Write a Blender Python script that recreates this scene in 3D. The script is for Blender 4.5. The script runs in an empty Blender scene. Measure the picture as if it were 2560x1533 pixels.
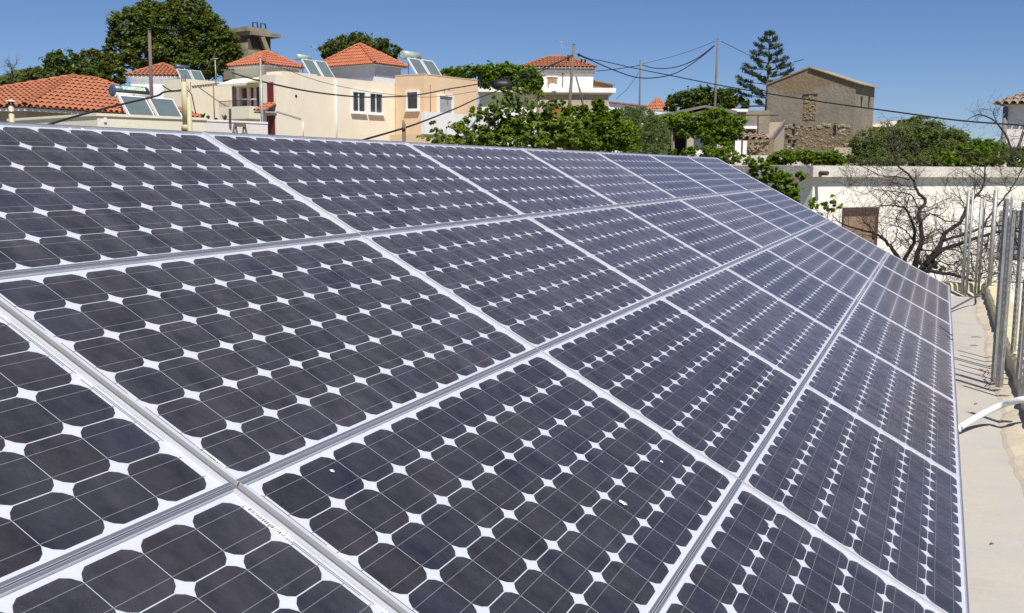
import bpy, math, random
import numpy as np
from mathutils import Vector, Matrix
rnd = random.Random(7)
NR = np.random.default_rng(7)
S = bpy.context.scene
COL = S.collection

# ------------------------------------------------------------------ camera
F = 2536.3                                  # focal length in pixels of the 2560 px wide photograph
CR = Vector((0.92160671, 0.38806185, 0.00700478))      # camera right, in world axes
CD = Vector((0.05969531, -0.12389101, -0.99049861))    # camera down
CF = Vector((-0.38350689, 0.91326832, -0.13734426))    # camera forward
CAM = Vector((0.0, 0.0, 1.65))
cd = bpy.data.cameras.new("camera"); cam = bpy.data.objects.new("camera", cd); COL.objects.link(cam)
m = Matrix((CR, -CD, -CF)).transposed().to_4x4(); m.translation = CAM
cam.matrix_world = m
cd.sensor_fit = 'HORIZONTAL'; cd.sensor_width = 36; cd.lens = 36 * F / 2560
cd.clip_start = 0.05; cd.clip_end = 6000
S.camera = cam

# ------------------------------------------------------------------ sky, sun, exposure
SUN_H, SUN_E = 142.0, 57.0                  # heading clockwise from +Y, elevation
w = bpy.data.worlds.new("World"); S.world = w; w.use_nodes = True
nt = w.node_tree; bg = nt.nodes['Background']
sky = nt.nodes.new('ShaderNodeTexSky'); sky.sky_type = 'NISHITA'; sky.sun_disc = False
sky.sun_elevation = math.radians(SUN_E); sky.sun_rotation = math.radians(SUN_H)
sky.air_density = 0.8; sky.dust_density = 0.0; sky.ozone_density = 4.0; sky.altitude = 0
hs = nt.nodes.new('ShaderNodeMix'); hs.data_type = 'RGBA'; hs.blend_type = 'MULTIPLY'; hs.inputs[0].default_value = 1
hs.inputs[7].default_value = (0.405, 0.455, 0.575, 1)
nt.links.new(sky.outputs[0], hs.inputs[6]); nt.links.new(hs.outputs[2], bg.inputs[0])
bg.inputs[1].default_value = 0.12
sd = bpy.data.lights.new("sun", 'SUN'); sd.energy = 4.8; sd.angle = math.radians(0.55); sd.color = (1.0, 0.955, 0.88)
so = bpy.data.objects.new("sun", sd); COL.objects.link(so)
se, sh = math.radians(SUN_E), math.radians(SUN_H)
sv = Vector((math.sin(sh) * math.cos(se), math.cos(sh) * math.cos(se), math.sin(se)))
so.rotation_euler = sv.to_track_quat('Z', 'Y').to_euler()
S.view_settings.view_transform = 'Standard'; S.view_settings.look = 'None'
S.view_settings.exposure = 0.30; S.view_settings.gamma = 1; S.view_settings.use_curve_mapping = False
S.cycles.max_bounces = 6; S.cycles.transparent_max_bounces = 12

# ------------------------------------------------------------------ geometry helpers
def ray(px, py):
    return CR * ((px - 1280) / F) + CD * ((py - 766.5) / F) + CF
def at(px, py, d):                           # survey point: where the thing seen there stands, d metres in front of the camera
    return CAM + ray(px, py) * d
def onz(px, py, z):
    r = ray(px, py); return CAM + r * ((z - CAM.z) / r.z)
def onplane(px, py, p, n):
    r = ray(px, py); return CAM + r * ((p - CAM).dot(n) / r.dot(n))
def zrow(p, py):                             # height above p's ground position that is seen at row py
    q = Vector((p.x, p.y, 0)) - CAM; k = (py - 766.5) / F
    # (q.CD + z*CD.z) = k (q.CF + z*CF.z)
    return (k * q.dot(CF) - q.dot(CD)) / (CD.z - k * CF.z)

def link(o, parent=None):
    COL.objects.link(o)
    if parent is not None: o.parent = parent
    return o
def tag(o, label=None, cat=None, group=None, kind=None):
    if label: o['label'] = label
    if cat: o['category'] = cat
    if group: o['group'] = group
    if kind: o['kind'] = kind
    return o
def empty(name, loc=(0, 0, 0), label=None, cat=None, group=None, kind=None):
    o = bpy.data.objects.new(name, None); o.empty_display_size = 0.2; o.location = loc; link(o)
    return tag(o, label, cat, group, kind)

def mesh_np(name, V, Q, mats, smooth=False, attr=None):
    me = bpy.data.meshes.new(name); V = np.asarray(V, dtype=np.float32); Q = np.asarray(Q, dtype=np.int32)
    n = Q.shape[1]
    me.vertices.add(len(V)); me.vertices.foreach_set('co', V.ravel())
    me.loops.add(Q.size); me.loops.foreach_set('vertex_index', Q.ravel())
    me.polygons.add(len(Q)); me.polygons.foreach_set('loop_start', np.arange(0, Q.size, n, dtype=np.int32))
    me.polygons.foreach_set('loop_total', np.full(len(Q), n, dtype=np.int32))
    if smooth: me.polygons.foreach_set('use_smooth', np.ones(len(Q), dtype=bool))
    if attr is not None:
        a = me.attributes.new('rnd', 'FLOAT', 'FACE'); a.data.foreach_set('value', np.asarray(attr, dtype=np.float32))
    me.update(calc_edges=True)
    for mt in (mats if isinstance(mats, (list, tuple)) else [mats]): me.materials.append(mt)
    return me

class MB:
    def __init__(s): s.v = []; s.f = []; s.sm = []
    def poly(s, pts, sm=False):
        i = len(s.v); s.v += [tuple(p) for p in pts]; s.f.append(tuple(range(i, i + len(pts)))); s.sm.append(sm)
    def hexa(s, p):                          # 8 points: bottom 4 ccw, top 4 ccw
        i = len(s.v); s.v += [tuple(q) for q in p]
        for f in ((3, 2, 1, 0), (4, 5, 6, 7), (0, 1, 5, 4), (1, 2, 6, 5), (2, 3, 7, 6), (3, 0, 4, 7)):
            s.f.append(tuple(i + k for k in f)); s.sm.append(False)
    def box(s, x0, x1, y0, y1, z0, z1, T=None):
        p = [(x0, y0, z0), (x1, y0, z0), (x1, y1, z0), (x0, y1, z0), (x0, y0, z1), (x1, y0, z1), (x1, y1, z1), (x0, y1, z1)]
        if T is not None: p = [T @ Vector(q) for q in p]
        s.hexa(p); return s
    def tube(s, pts, rad, n=8, cap=True):
        pts = [Vector(p) for p in pts]
        if not hasattr(rad, '__len__'): rad = [rad] * len(pts)
        base = len(s.v); up = Vector((0, 0, 1)); prev = None
        for i, p in enumerate(pts):
            d = (pts[min(i + 1, len(pts) - 1)] - pts[max(i - 1, 0)])
            d = d.normalized() if d.length > 1e-9 else Vector((0, 0, 1))
            if prev is None:
                a = d.cross(up); a = d.cross(Vector((1, 0, 0))) if a.length < .05 else a
            else:
                a = prev - d * prev.dot(d)
            a.normalize(); prev = a; b = d.cross(a)
            for k in range(n):
                t = 2 * math.pi * k / n
                s.v.append(tuple(p + (a * math.cos(t) + b * math.sin(t)) * rad[i]))
        for i in range(len(pts) - 1):
            for k in range(n):
                q = base + i * n
                s.f.append((q + k, q + (k + 1) % n, q + n + (k + 1) % n, q + n + k)); s.sm.append(True)
        if cap:
            s.f.append(tuple(base + k for k in reversed(range(n)))); s.sm.append(False)
            q = base + (len(pts) - 1) * n; s.f.append(tuple(q + k for k in range(n))); s.sm.append(False)
        return s
    def bar(s, a, b, w, h, up=Vector((0, 0, 1))):
        a, b = Vector(a), Vector(b); d = (b - a).normalized(); x = d.cross(up)
        if x.length < .05: x = d.cross(Vector((1, 0, 0)))
        x.normalize(); y = x.cross(d)
        c = [(-w / 2, -h / 2), (w / 2, -h / 2), (w / 2, h / 2), (-w / 2, h / 2)]
        s.hexa([a + x * p + y * q for p, q in c] + [b + x * p + y * q for p, q in c]); return s
    def build(s, name, mt, parent=None, shift=True):
        o = None
        if parent is not None and shift: o = parent.location if parent.parent is None else parent.location + parent.parent.location
        if o is not None and o.length > 0:
            v = [(a - o.x, b - o.y, c - o.z) for a, b, c in s.v]
        else: v = s.v
        me = bpy.data.meshes.new(name); me.from_pydata(v, [], s.f)
        me.polygons.foreach_set('use_smooth', s.sm); me.materials.append(mt); me.update()
        ob = bpy.data.objects.new(name, me); link(ob, parent)
        if parent is None or not shift: pass
        return ob

class Frame:                                 # plan axes of a building: a = along the right-receding wall, b = along the left-receding wall
    def __init__(s, o, heading):
        s.o = Vector(o); h = math.radians(heading)
        s.a = Vector((math.sin(h), math.cos(h), 0)); s.b = Vector((-math.cos(h), math.sin(h), 0))
    def p(s, a, b, z): return Vector((s.o.x + s.a.x * a + s.b.x * b, s.o.y + s.a.y * a + s.b.y * b, z))
    def box(s, mb, a0, a1, b0, b1, z0, z1):
        c = [(a0, b0), (a1, b0), (a1, b1), (a0, b1)]
        mb.hexa([s.p(a, b, z0) for a, b in c] + [s.p(a, b, z1) for a, b in c]); return mb
    def A(s, px, py, b=0.0):                 # seen point on the wall plane b = const
        q = onplane(px, py, s.p(0, b, 0), s.b); d = q - s.o; return d.x * s.a.x + d.y * s.a.y, q.z
    def B(s, px, py, a=0.0):
        q = onplane(px, py, s.p(a, 0, 0), s.a); d = q - s.o; return d.x * s.b.x + d.y * s.b.y, q.z

# ------------------------------------------------------------------ materials
def node_mat(name):
    mt = bpy.data.materials.new(name); mt.use_nodes = True
    n = mt.node_tree.nodes; l = mt.node_tree.links
    return mt, n, l, n['Principled BSDF']
def mat(name, c, rough=.8, var=.15, scale=3.0, bump=.0, bscale=None, metal=0.0, c2=None, thr=None, stain=0.0, spec=.4, stretch=None):
    mt, n, l, b = node_mat(name)
    b.inputs['Roughness'].default_value = rough; b.inputs['Metallic'].default_value = metal
    b.inputs['Specular IOR Level'].default_value = spec
    tc = n.new('ShaderNodeTexCoord'); src = tc.outputs['Object']
    if stretch:
        mp = n.new('ShaderNodeMapping'); mp.inputs['Scale'].default_value = stretch; l.new(src, mp.inputs[0]); src = mp.outputs[0]
    nz = n.new('ShaderNodeTexNoise'); nz.inputs['Scale'].default_value = scale; nz.inputs['Detail'].default_value = 6; nz.inputs['Roughness'].default_value = .62
    l.new(src, nz.inputs['Vector'])
    mx = n.new('ShaderNodeMix'); mx.data_type = 'RGBA'
    k = c2 if c2 else tuple(x * (1 - var) for x in c); k1 = c if c2 else tuple(min(1, x * (1 + var * .5)) for x in c)
    mx.inputs[6].default_value = (*k, 1); mx.inputs[7].default_value = (*k1, 1)
    rg = n.new('ShaderNodeMapRange'); rg.inputs[1].default_value = .32 if thr is None else thr - .04; rg.inputs[2].default_value = .68 if thr is None else thr + .04
    l.new(nz.outputs[0], rg.inputs[0]); l.new(rg.outputs[0], mx.inputs[0]); out = mx.outputs[2]
    if stain:
        n2 = n.new('ShaderNodeTexNoise'); n2.inputs['Scale'].default_value = scale * .35; n2.inputs['Detail'].default_value = 8; n2.inputs['Roughness'].default_value = .7
        m2 = n.new('ShaderNodeMapping'); m2.inputs['Scale'].default_value = (1, 1, .35); l.new(tc.outputs['Object'], m2.inputs[0]); l.new(m2.outputs[0], n2.inputs['Vector'])
        r2 = n.new('ShaderNodeMapRange'); r2.inputs[1].default_value = .52; r2.inputs[2].default_value = .75; r2.inputs[4].default_value = stain
        m3 = n.new('ShaderNodeMix'); m3.data_type = 'RGBA'; m3.inputs[7].default_value = (c[0] * .42, c[1] * .40, c[2] * .37, 1)
        l.new(n2.outputs[0], r2.inputs[0]); l.new(r2.outputs[0], m3.inputs[0]); l.new(out, m3.inputs[6]); out = m3.outputs[2]
    l.new(out, b.inputs['Base Color'])
    if bump:
        nb = n.new('ShaderNodeTexNoise'); nb.inputs['Scale'].default_value = bscale or scale * 8; nb.inputs['Detail'].default_value = 5
        l.new(src, nb.inputs['Vector'])
        bp = n.new('ShaderNodeBump'); bp.inputs['Strength'].default_value = bump; bp.inputs['Distance'].default_value = .03
        l.new(nb.outputs[0], bp.inputs['Height']); l.new(bp.outputs[0], b.inputs['Normal'])
    return mt
def leafmat(name, c, c2, trans=.35, rough=.45):
    mt, n, l, b = node_mat(name)
    at_ = n.new('ShaderNodeAttribute'); at_.attribute_name = 'rnd'
    mx = n.new('ShaderNodeMix'); mx.data_type = 'RGBA'; mx.inputs[6].default_value = (*c, 1); mx.inputs[7].default_value = (*c2, 1)
    l.new(at_.outputs['Fac'], mx.inputs[0]); l.new(mx.outputs[2], b.inputs['Base Color'])
    b.inputs['Roughness'].default_value = rough; b.inputs['Specular IOR Level'].default_value = .22
    tr = n.new('ShaderNodeBsdfTranslucent'); ml = n.new('ShaderNodeMix'); ml.data_type = 'RGBA'; ml.blend_type = 'MULTIPLY'; ml.inputs[0].default_value = 1
    ml.inputs[7].default_value = (1.5, 1.6, .7, 1); l.new(mx.outputs[2], ml.inputs[6]); l.new(ml.outputs[2], tr.inputs[0])
    ms = n.new('ShaderNodeMixShader'); ms.inputs[0].default_value = trans; l.new(b.outputs[0], ms.inputs[1]); l.new(tr.outputs[0], ms.inputs[2])
    l.new(ms.outputs[0], n['Material Output'].inputs[0]); return mt

M = {}
M['floor'] = mat('roof_screed', (.455, .41, .35), .9, .22, 2.6, .1, 30, c2=(.40, .385, .36), stain=.4)
M['kerb'] = mat('kerb_paint', (.62, .55, .36), .85, .2, 4, .25, 20, stain=.35)
M['mortar'] = mat('mortar', (.56, .49, .37), .95, .2, 3, .25, 20, stain=.25)
M['ground'] = mat('dry_soil', (.26, .22, .15), .95, .35, .3, .4, 3, c2=(.10, .11, .05))
M['alu'] = mat('aluminium', (.66, .66, .69), .45, .08, 9, metal=.35)
M['alu_dull'] = mat('anodised_rail', (.27, .28, .33), .45, .12, 20, metal=.6, stretch=(.2, 6, 6))
M['steel'] = mat('galvanised_steel', (.40, .40, .38), .5, .25, 14, metal=.4, c2=(.27, .27, .255))
M['jointshade'] = mat('painted_joint_shade', (.17, .165, .15), .6, .2, 30, metal=.2)
M['orange'] = mat('rusty_orange_sheet', (.34, .15, .025), .8, .3, 12, .3, 30, c2=(.20, .11, .03))
M['rebar'] = mat('rusty_rebar', (.16, .10, .07), .8, .4, 20)
M['pvc'] = mat('white_pvc', (.80, .80, .80), .35, .05, 5)
M['ribbon'] = mat('tinned_ribbon', (.16, .16, .19), .4, .1, 5, metal=.3)
M['busbar'] = mat('busbar_silver', (.22, .22, .25), .4, .1, 5, metal=.3)
M['cream'] = mat('cream_render', (.84, .77, .61), .9, .07, .8, .15, 14, c2=(.80, .70, .56), stain=.16)
M['cream2'] = mat('pale_cream_render', (.78, .73, .58), .9, .07, .8, .15, 14, stain=.12)
M['peach'] = mat('peach_render', (.76, .56, .36), .9, .06, .8, .12, 14, stain=.08)
M['white'] = mat('white_render', (.84, .83, .82), .9, .06, 1.2, .12, 14, stain=.12)
M['trim'] = mat('white_trim', (.80, .80, .78), .6, .04, 3)
M['pinkwhite'] = mat('pinkish_white_render', (.76, .70, .67), .9, .06, 1, .1, 14, stain=.12)
M['greige'] = mat('greige_render', (.46, .38, .29), .9, .1, .8, .15, 10, stain=.25)
M['oldwhite'] = mat('weathered_whitewash', (.90, .83, .70), .92, .22, 1.4, .35, 18, c2=(.90, .87, .80), stain=.25)
M['oldledge'] = mat('stained_concrete_ledge', (.72, .68, .60), .92, .2, 2.5, .5, 16, c2=(.50, .46, .40), stain=.75)
M['oldgrey'] = mat('old_grey_render', (.32, .275, .205), .95, .2, .9, .9, 6, c2=(.215, .19, .145), stain=.5)
M['earth'] = mat('earthen_rubble', (.29, .215, .125), .95, .4, 2.2, .9, 6, c2=(.215, .165, .10), stain=.3)
M['stone'] = mat('pale_stone', (.40, .33, .225), .9, .35, 5, .6, 9, c2=(.26, .20, .13))
M['tile'] = mat('terracotta', (.44, .165, .085), .85, .25, 5, .3, 30, c2=(.33, .12, .06))
M['tile2'] = mat('terracotta_bright', (.48, .165, .085), .85, .2, 2, .3, 20, c2=(.40, .13, .065))
M['tileold'] = mat('old_tile', (.38, .285, .215), .9, .35, 3, .5, 20, c2=(.28, .2, .15), stain=.4)
M['tiledark'] = mat('tile_bed', (.22, .09, .05), .95, .2, 5)
M['concrete'] = mat('concrete', (.34, .30, .20), .95, .25, 1.5, .4, 12, c2=(.20, .175, .13), stain=.4)
M['brownconc'] = mat('brown_concrete', (.115, .08, .052), .95, .3, .8, .3, 5, c2=(.075, .052, .036))
M['darkred'] = mat('dark_red_paint', (.17, .022, .022), .6, .15, 3)
M['dark'] = mat('dark_interior', (.02, .018, .016), .8, .2, 2)  # near-black; also paints in the shade of the porch and wall gaps
M['plywood'] = mat('weathered_board', (.36, .24, .14), .85, .3, 2, .2, 20, c2=(.22, .14, .09))
M['rustbrown'] = mat('rusted_brown', (.09, .05, .04), .8, .4, 6, .3, 30)
M['wood'] = mat('weathered_wood', (.21, .175, .135), .9, .3, 6, .5, 30, stretch=(4, 4, .4))
M['polewood'] = mat('pole_timber', (.17, .14, .115), .9, .3, 4, .4, 30, stretch=(4, 4, .3))
M['deadwood'] = mat('dead_bark', (.050, .040, .038), .9, .5, 12, .7, 50, c2=(.024, .019, .020))
M['twig'] = mat('dead_twig', (.075, .058, .052), .9, .3, 12)
M['bark'] = mat('bark', (.13, .10, .07), .95, .4, 8, .6, 30)
M['cable'] = mat('black_cable', (.022, .022, .024), .6, .1, 5)
M['greycable'] = mat('grey_cable', (.10, .095, .09), .6, .1, 5)
M['ypipe'] = mat('cream_painted_pipe', (.52, .47, .29), .55, .12, 3)
M['collector'] = mat('collector_glass', (.13, .17, .175), .35, .1, 2, spec=.7)
M['tank'] = mat('tank_shell', (.10, .13, .18), .4, .1, 3, metal=.3)
M['tankpale'] = mat('pale_tank_shell', (.42, .50, .46), .4, .1, 3, metal=.2)
M['tankdark'] = mat('tank_band', (.05, .055, .06), .5, .1, 3)
M['black'] = mat('black_plastic', (.02, .02, .022), .5, .1, 3)
M['green'] = mat('green_print', (.10, .42, .10), .6, .05, 3)
M['sticker'] = mat('white_print', (.80, .85, .76), .5, .05, 3)
M['awning'] = mat('awning_cloth', (.72, .70, .48), .8, .1, 3, c2=(.80, .78, .66))
M['greyshutter'] = mat('grey_shutter', (.33, .36, .38), .6, .1, 3)
M['sheet'] = mat('grey_roof_sheet', (.20, .18, .17), .7, .2, 2)
M['winglass'] = mat('window_glass', (.05, .055, .06), .12, .1, 2, spec=.8)
M['dropping'] = mat('bird_dropping', (.75, .72, .66), .9, .2, 60)
M['cactus'] = mat('plant_red', (.12, .03, .025), .7, .3, 5)
M['leafbig'] = leafmat('plane_tree_leaf', (.055, .078, .015), (.165, .195, .045), .35)
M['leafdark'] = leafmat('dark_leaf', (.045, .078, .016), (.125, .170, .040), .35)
M['leafbright'] = leafmat('fresh_leaf', (.085, .150, .014), (.190, .280, .035), .4)
M['leafmul'] = leafmat('mulberry_leaf', (.085, .135, .018), (.270, .340, .080), .4, .36)
M['leafolive'] = leafmat('tamarisk_leaf', (.095, .130, .045), (.185, .225, .090), .4)
M['leafgrey'] = leafmat('grey_green_leaf', (.090, .120, .036), (.190, .225, .085), .4)
M['leafglossy'] = leafmat('citrus_leaf', (.065, .115, .012), (.190, .270, .035), .4, .3)
M['needle'] = leafmat('pine_needle', (.030, .045, .022), (.090, .110, .055), .2)

# solar cell, backsheet and front glass
mt, n, l, b = node_mat('mono_cell'); M['cell'] = mt
tc = n.new('ShaderNodeTexCoord'); gm = n.new('ShaderNodeNewGeometry')
nz = n.new('ShaderNodeTexNoise'); nz.inputs['Scale'].default_value = 14; nz.inputs['Detail'].default_value = 9; nz.inputs['Roughness'].default_value = .75
l.new(gm.outputs['Position'], nz.inputs['Vector'])
mx = n.new('ShaderNodeMix'); mx.data_type = 'RGBA'; mx.inputs[6].default_value = (.0085, .0095, .0185, 1); mx.inputs[7].default_value = (.026, .0245, .028, 1)
rg = n.new('ShaderNodeMapRange'); rg.inputs[1].default_value = .3; rg.inputs[2].default_value = .7
l.new(nz.outputs[0], rg.inputs[0]); l.new(rg.outputs[0], mx.inputs[0])
oi = n.new('ShaderNodeObjectInfo'); tm = n.new('ShaderNodeMix'); tm.data_type = 'RGBA'; tm.blend_type = 'MULTIPLY'; tm.inputs[0].default_value = 1; cr_ = n.new('ShaderNodeValToRGB'); cr_.color_ramp.elements[0].color = (1.05, .98, .93, 1); cr_.color_ramp.elements[1].color = (.90, .99, 1.20, 1); m7 = n.new('ShaderNodeMath'); m7.operation = 'FRACT'; m8 = n.new('ShaderNodeMath'); m8.operation = 'MULTIPLY'; m8.inputs[1].default_value = 7.31; l.new(oi.outputs['Random'], m8.inputs[0]); l.new(m8.outputs[0], m7.inputs[0]); l.new(m7.outputs[0], cr_.inputs[0]); l.new(mx.outputs[2], tm.inputs[6]); l.new(cr_.outputs[0], tm.inputs[7]); hv = n.new('ShaderNodeHueSaturation'); mr = n.new('ShaderNodeMapRange'); mr.inputs[3].default_value = .86; mr.inputs[4].default_value = 1.15
l.new(oi.outputs['Random'], mr.inputs[0]); l.new(mr.outputs[0], hv.inputs['Value']); l.new(tm.outputs[2], hv.inputs['Color'])
l.new(hv.outputs[0], b.inputs['Base Color']); b.inputs['Roughness'].default_value = .5; b.inputs['Specular IOR Level'].default_value = .3
M['backsheet'] = mat('white_backsheet', (.55, .57, .63), .5, .03, 6)
mt, n, l, b = node_mat('panel_glass'); M['glass'] = mt
n.remove(b); tp = n.new('ShaderNodeBsdfTransparent'); tp.inputs[0].default_value = (.97, .98, .98, 1)
gl = n.new('ShaderNodeBsdfGlossy'); gl.inputs['Roughness'].default_value = .20; gl.inputs[0].default_value = (1, .93, .95, 1)
fr = n.new('ShaderNodeFresnel'); fr.inputs[0].default_value = 1.38
du = n.new('ShaderNodeBsdfDiffuse'); du.inputs[0].default_value = (.50, .46, .54, 1)
gm = n.new('ShaderNodeNewGeometry')
dn = n.new('ShaderNodeTexNoise'); dn.inputs['Scale'].default_value = 9; dn.inputs['Detail'].default_value = 12; dn.inputs['Roughness'].default_value = .7
mp = n.new('ShaderNodeMapping'); mp.inputs['Scale'].default_value = (.8, 1.5, .8); mp.inputs['Rotation'].default_value = (0, 0, .5)
l.new(gm.outputs['Position'], mp.inputs[0]); l.new(mp.outputs[0], dn.inputs['Vector'])
dr = n.new('ShaderNodeMapRange'); dr.inputs[1].default_value = .34; dr.inputs[2].default_value = .70; dr.inputs[3].default_value = .008; dr.inputs[4].default_value = .038
l.new(dn.outputs[0], dr.inputs[0])
vo = n.new('ShaderNodeTexVoronoi'); vo.inputs['Scale'].default_value = 170; vo.inputs['Randomness'].default_value = 1
l.new(gm.outputs['Position'], vo.inputs['Vector'])
vm = n.new('ShaderNodeMapRange'); vm.inputs[1].default_value = .22; vm.inputs[2].default_value = .06; vm.inputs[3].default_value = 0; vm.inputs[4].default_value = .13
l.new(vo.outputs['Distance'], vm.inputs[0])
vn = n.new('ShaderNodeTexNoise'); vn.inputs['Scale'].default_value = 3.3; vn.inputs['Detail'].default_value = 4; l.new(gm.outputs['Position'], vn.inputs['Vector'])
vr = n.new('ShaderNodeMapRange'); vr.inputs[1].default_value = .50; vr.inputs[2].default_value = .72; vr.inputs[3].default_value = .04; vr.inputs[4].default_value = 1; l.new(vn.outputs[0], vr.inputs[0])
vx = n.new('ShaderNodeMath'); vx.operation = 'MULTIPLY'; l.new(vm.outputs[0], vx.inputs[0]); l.new(vr.outputs[0], vx.inputs[1])
og = n.new('ShaderNodeObjectInfo'); om = n.new('ShaderNodeMapRange'); om.inputs[3].default_value = .75; om.inputs[4].default_value = 1.25; l.new(og.outputs['Random'], om.inputs[0])
ox = n.new('ShaderNodeMath'); ox.operation = 'MULTIPLY'; l.new(dr.outputs[0], ox.inputs[0]); l.new(om.outputs[0], ox.inputs[1])
ad = n.new('ShaderNodeMath'); ad.operation = 'ADD'; l.new(ox.outputs[0], ad.inputs[0]); l.new(vx.outputs[0], ad.inputs[1])
dt_ = n.new('ShaderNodeVectorMath'); dt_.operation = 'DOT_PRODUCT'; l.new(gm.outputs['Incoming'], dt_.inputs[0]); l.new(gm.outputs['Normal'], dt_.inputs[1])
ab = n.new('ShaderNodeMath'); ab.operation = 'ABSOLUTE'; l.new(dt_.outputs['Value'], ab.inputs[0])       # a thin dust film covers more the more slanting the path through it
mxm = n.new('ShaderNodeMath'); mxm.operation = 'MAXIMUM'; mxm.inputs[1].default_value = .12; l.new(ab.outputs[0], mxm.inputs[0])
dv = n.new('ShaderNodeMath'); dv.operation = 'DIVIDE'; l.new(ad.outputs[0], dv.inputs[0]); l.new(mxm.outputs[0], dv.inputs[1])
m1 = n.new('ShaderNodeMixShader'); l.new(dv.outputs[0], m1.inputs[0]); l.new(tp.outputs[0], m1.inputs[1]); l.new(du.outputs[0], m1.inputs[2])
m2 = n.new('ShaderNodeMixShader'); fm = n.new('ShaderNodeMath'); fm.operation = 'MULTIPLY'; fm.inputs[1].default_value = .62
l.new(fr.outputs[0], fm.inputs[0]); l.new(fm.outputs[0], m2.inputs[0]); l.new(m1.outputs[0], m2.inputs[1]); l.new(gl.outputs[0], m2.inputs[2])
l.new(m2.outputs[0], n['Material Output'].inputs[0])

# ------------------------------------------------------------------ ground and our roof
def ground_z(x, y):
    d = math.hypot(x, y); t = min(1, max(0, (d - 24) / 36)); t = t * t * (3 - 2 * t)
    return -3.2 + 3.1 * t
mb = MB(); G = [-3000, -1200, -500, -250] + list(range(-160, 161, 8)) + [250, 500, 1200, 3000]; n_ = len(G)
for y in G:
    for x in G: mb.v.append((x, y, ground_z(x, y)))
for j in range(n_ - 1):
    for i in range(n_ - 1): mb.f.append((j * n_ + i, j * n_ + i + 1, (j + 1) * n_ + i + 1, (j + 1) * n_ + i)); mb.sm.append(True)
tag(mb.build('ground', M['ground']), kind='structure')

KX, KY = .585, 14.62                        # inner faces of the right kerb and the far kerb
house = empty('rendered_house', (-2, 6, -3.2), 'flat roofed house under the solar array with a pale concrete roof', 'house')
MB().box(-5.2, KX + .24, -3.5, KY + .26, -3.3, -.004).build('wall', M['cream2'], house)
tag(MB().box(-5.2, KX, -3.5, KY, -.003, 0).build('roof_floor', M['floor']), kind='structure')
def rough_strip(name, label, axis, c0, a0, a1, wd, h, step=.12):
    mb = MB(); N = int((a1 - a0) / step); r = random.Random(3)
    pr = []
    for i in range(N + 1):
        t = a0 + (a1 - a0) * i / N; j = r.uniform(-.008, .008); k = r.uniform(-.008, .008)
        sec = [(c0 + j, 0), (c0 + .012 + j, h * .8 + k), (c0 + .035 + j, h + k), (c0 + wd - .03, h + k * .5), (c0 + wd, h * .85), (c0 + wd, -.2)]
        pr.append([(s_, t, z) if axis == 'y' else (t, s_, z) for s_, z in sec])
    for i in range(N):
        for q in range(5):
            f = [pr[i][q], pr[i + 1][q], pr[i + 1][q + 1], pr[i][q + 1]]
            if axis == 'x': f.reverse()
            mb.poly(f, False)
    return tag(mb.build(name, M['kerb']), label, 'kerb')
rough_strip('roof_kerb', 'yellowish cement kerb running along the right edge of the roof', 'y', KX, -3.5, KY + .26, .24, .17)
rough_strip('roof_kerb', 'yellow cement kerb at the far end of the roof behind the steel bars', 'x', KY, -5.2, KX - .002, .26, .15)
mb = MB(); r = random.Random(5); pts = []
for i in range(150):                         # ragged mortar fillet at the foot of the kerb
    y = -3 + i * .117; wd = .12 + .03 * math.sin(y * 2.1) + r.uniform(-.015, .015) + (.05 * math.exp(-((y - 8.4) / .35) ** 2))
    pts.append((y, wd, r.uniform(.035, .055)))
for (y, a, h), (y2, a2, h2) in zip(pts[:-1], pts[1:]):
    mb.poly([(KX - a, y, .001), (KX - a2, y2, .001), (KX - a2 + .025, y2, .014), (KX - a + .025, y, .014)])
    mb.poly([(KX - a + .025, y, .014), (KX - a2 + .025, y2, .014), (KX + .01, y2, h2), (KX + .01, y, h)])
tag(mb.build('mortar_fillet', M['mortar']), 'ragged mortar fillet between the pale roof floor and the right kerb', 'mortar')
# far fillet
mb = MB()
for i in range(44):
    x = -5 + i * .127; a, a2 = .16 + .03 * math.sin(i * 1.7), .16 + .03 * math.sin((i + 1) * 1.7)
    mb.poly([(x, KY - a, .001), (x + .127, KY - a2, .001), (x + .127, KY + .01, .05), (x, KY + .01, .05)])
tag(mb.build('mortar_fillet', M['mortar']), 'mortar fillet in front of the far yellow kerb', 'mortar')

# ------------------------------------------------------------------ the solar array
TH = math.radians(28.0); PU, PV = 1.592, .7798
ORG = Vector((-2.598, 3.1365, 1.770))       # top corner between the second and third columns
Vd = Vector((math.cos(TH), 0, -math.sin(TH))); Nn = Vector((math.sin(TH), 0, math.cos(TH)))
ROT = Matrix((Vector((0, 1, 0)), -Vd, Nn)).transposed()
CP, CQ = .1278, .12297                        # cell pitch along and up the slope
CU, CV = .1262, .1205
def cell_outline():
    hu, hv, c = CU / 2, CV / 2, .0240; pts = []
    for sx, sy in ((1, 1), (-1, 1), (-1, -1), (1, -1)):
        # arc of the round wafer between (hu-c, hv) and (hu, hv-c)
        a, b_ = (hu - c, hv), (hu, hv - c); mid = (hu - c * .40, hv - c * .40)
        seq = [b_, mid, a] if sx * sy > 0 else [a, mid, b_]
        if sx * sy > 0: q = [b_, mid, a]
        else: q = [a, mid, b_]
        pts += [(sx * x, sy * y) for x, y in q]
    return pts
co = cell_outline()
cme = bpy.data.meshes.new('cell')
nn = len(co)
cme.from_pydata([(x, y, -.0047) for x, y in co] + [(x, y, -.0050) for x, y in co], [], [tuple(range(nn))] + [(i, nn + i, nn + (i + 1) % nn, (i + 1) % nn) for i in range(nn)])
cme.materials.append(M['cell']); cme.update()
LX0, LX1 = .0025, PU - .0025                 # frame outside
LY0, LY1 = .0014, PV - .0014
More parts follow.
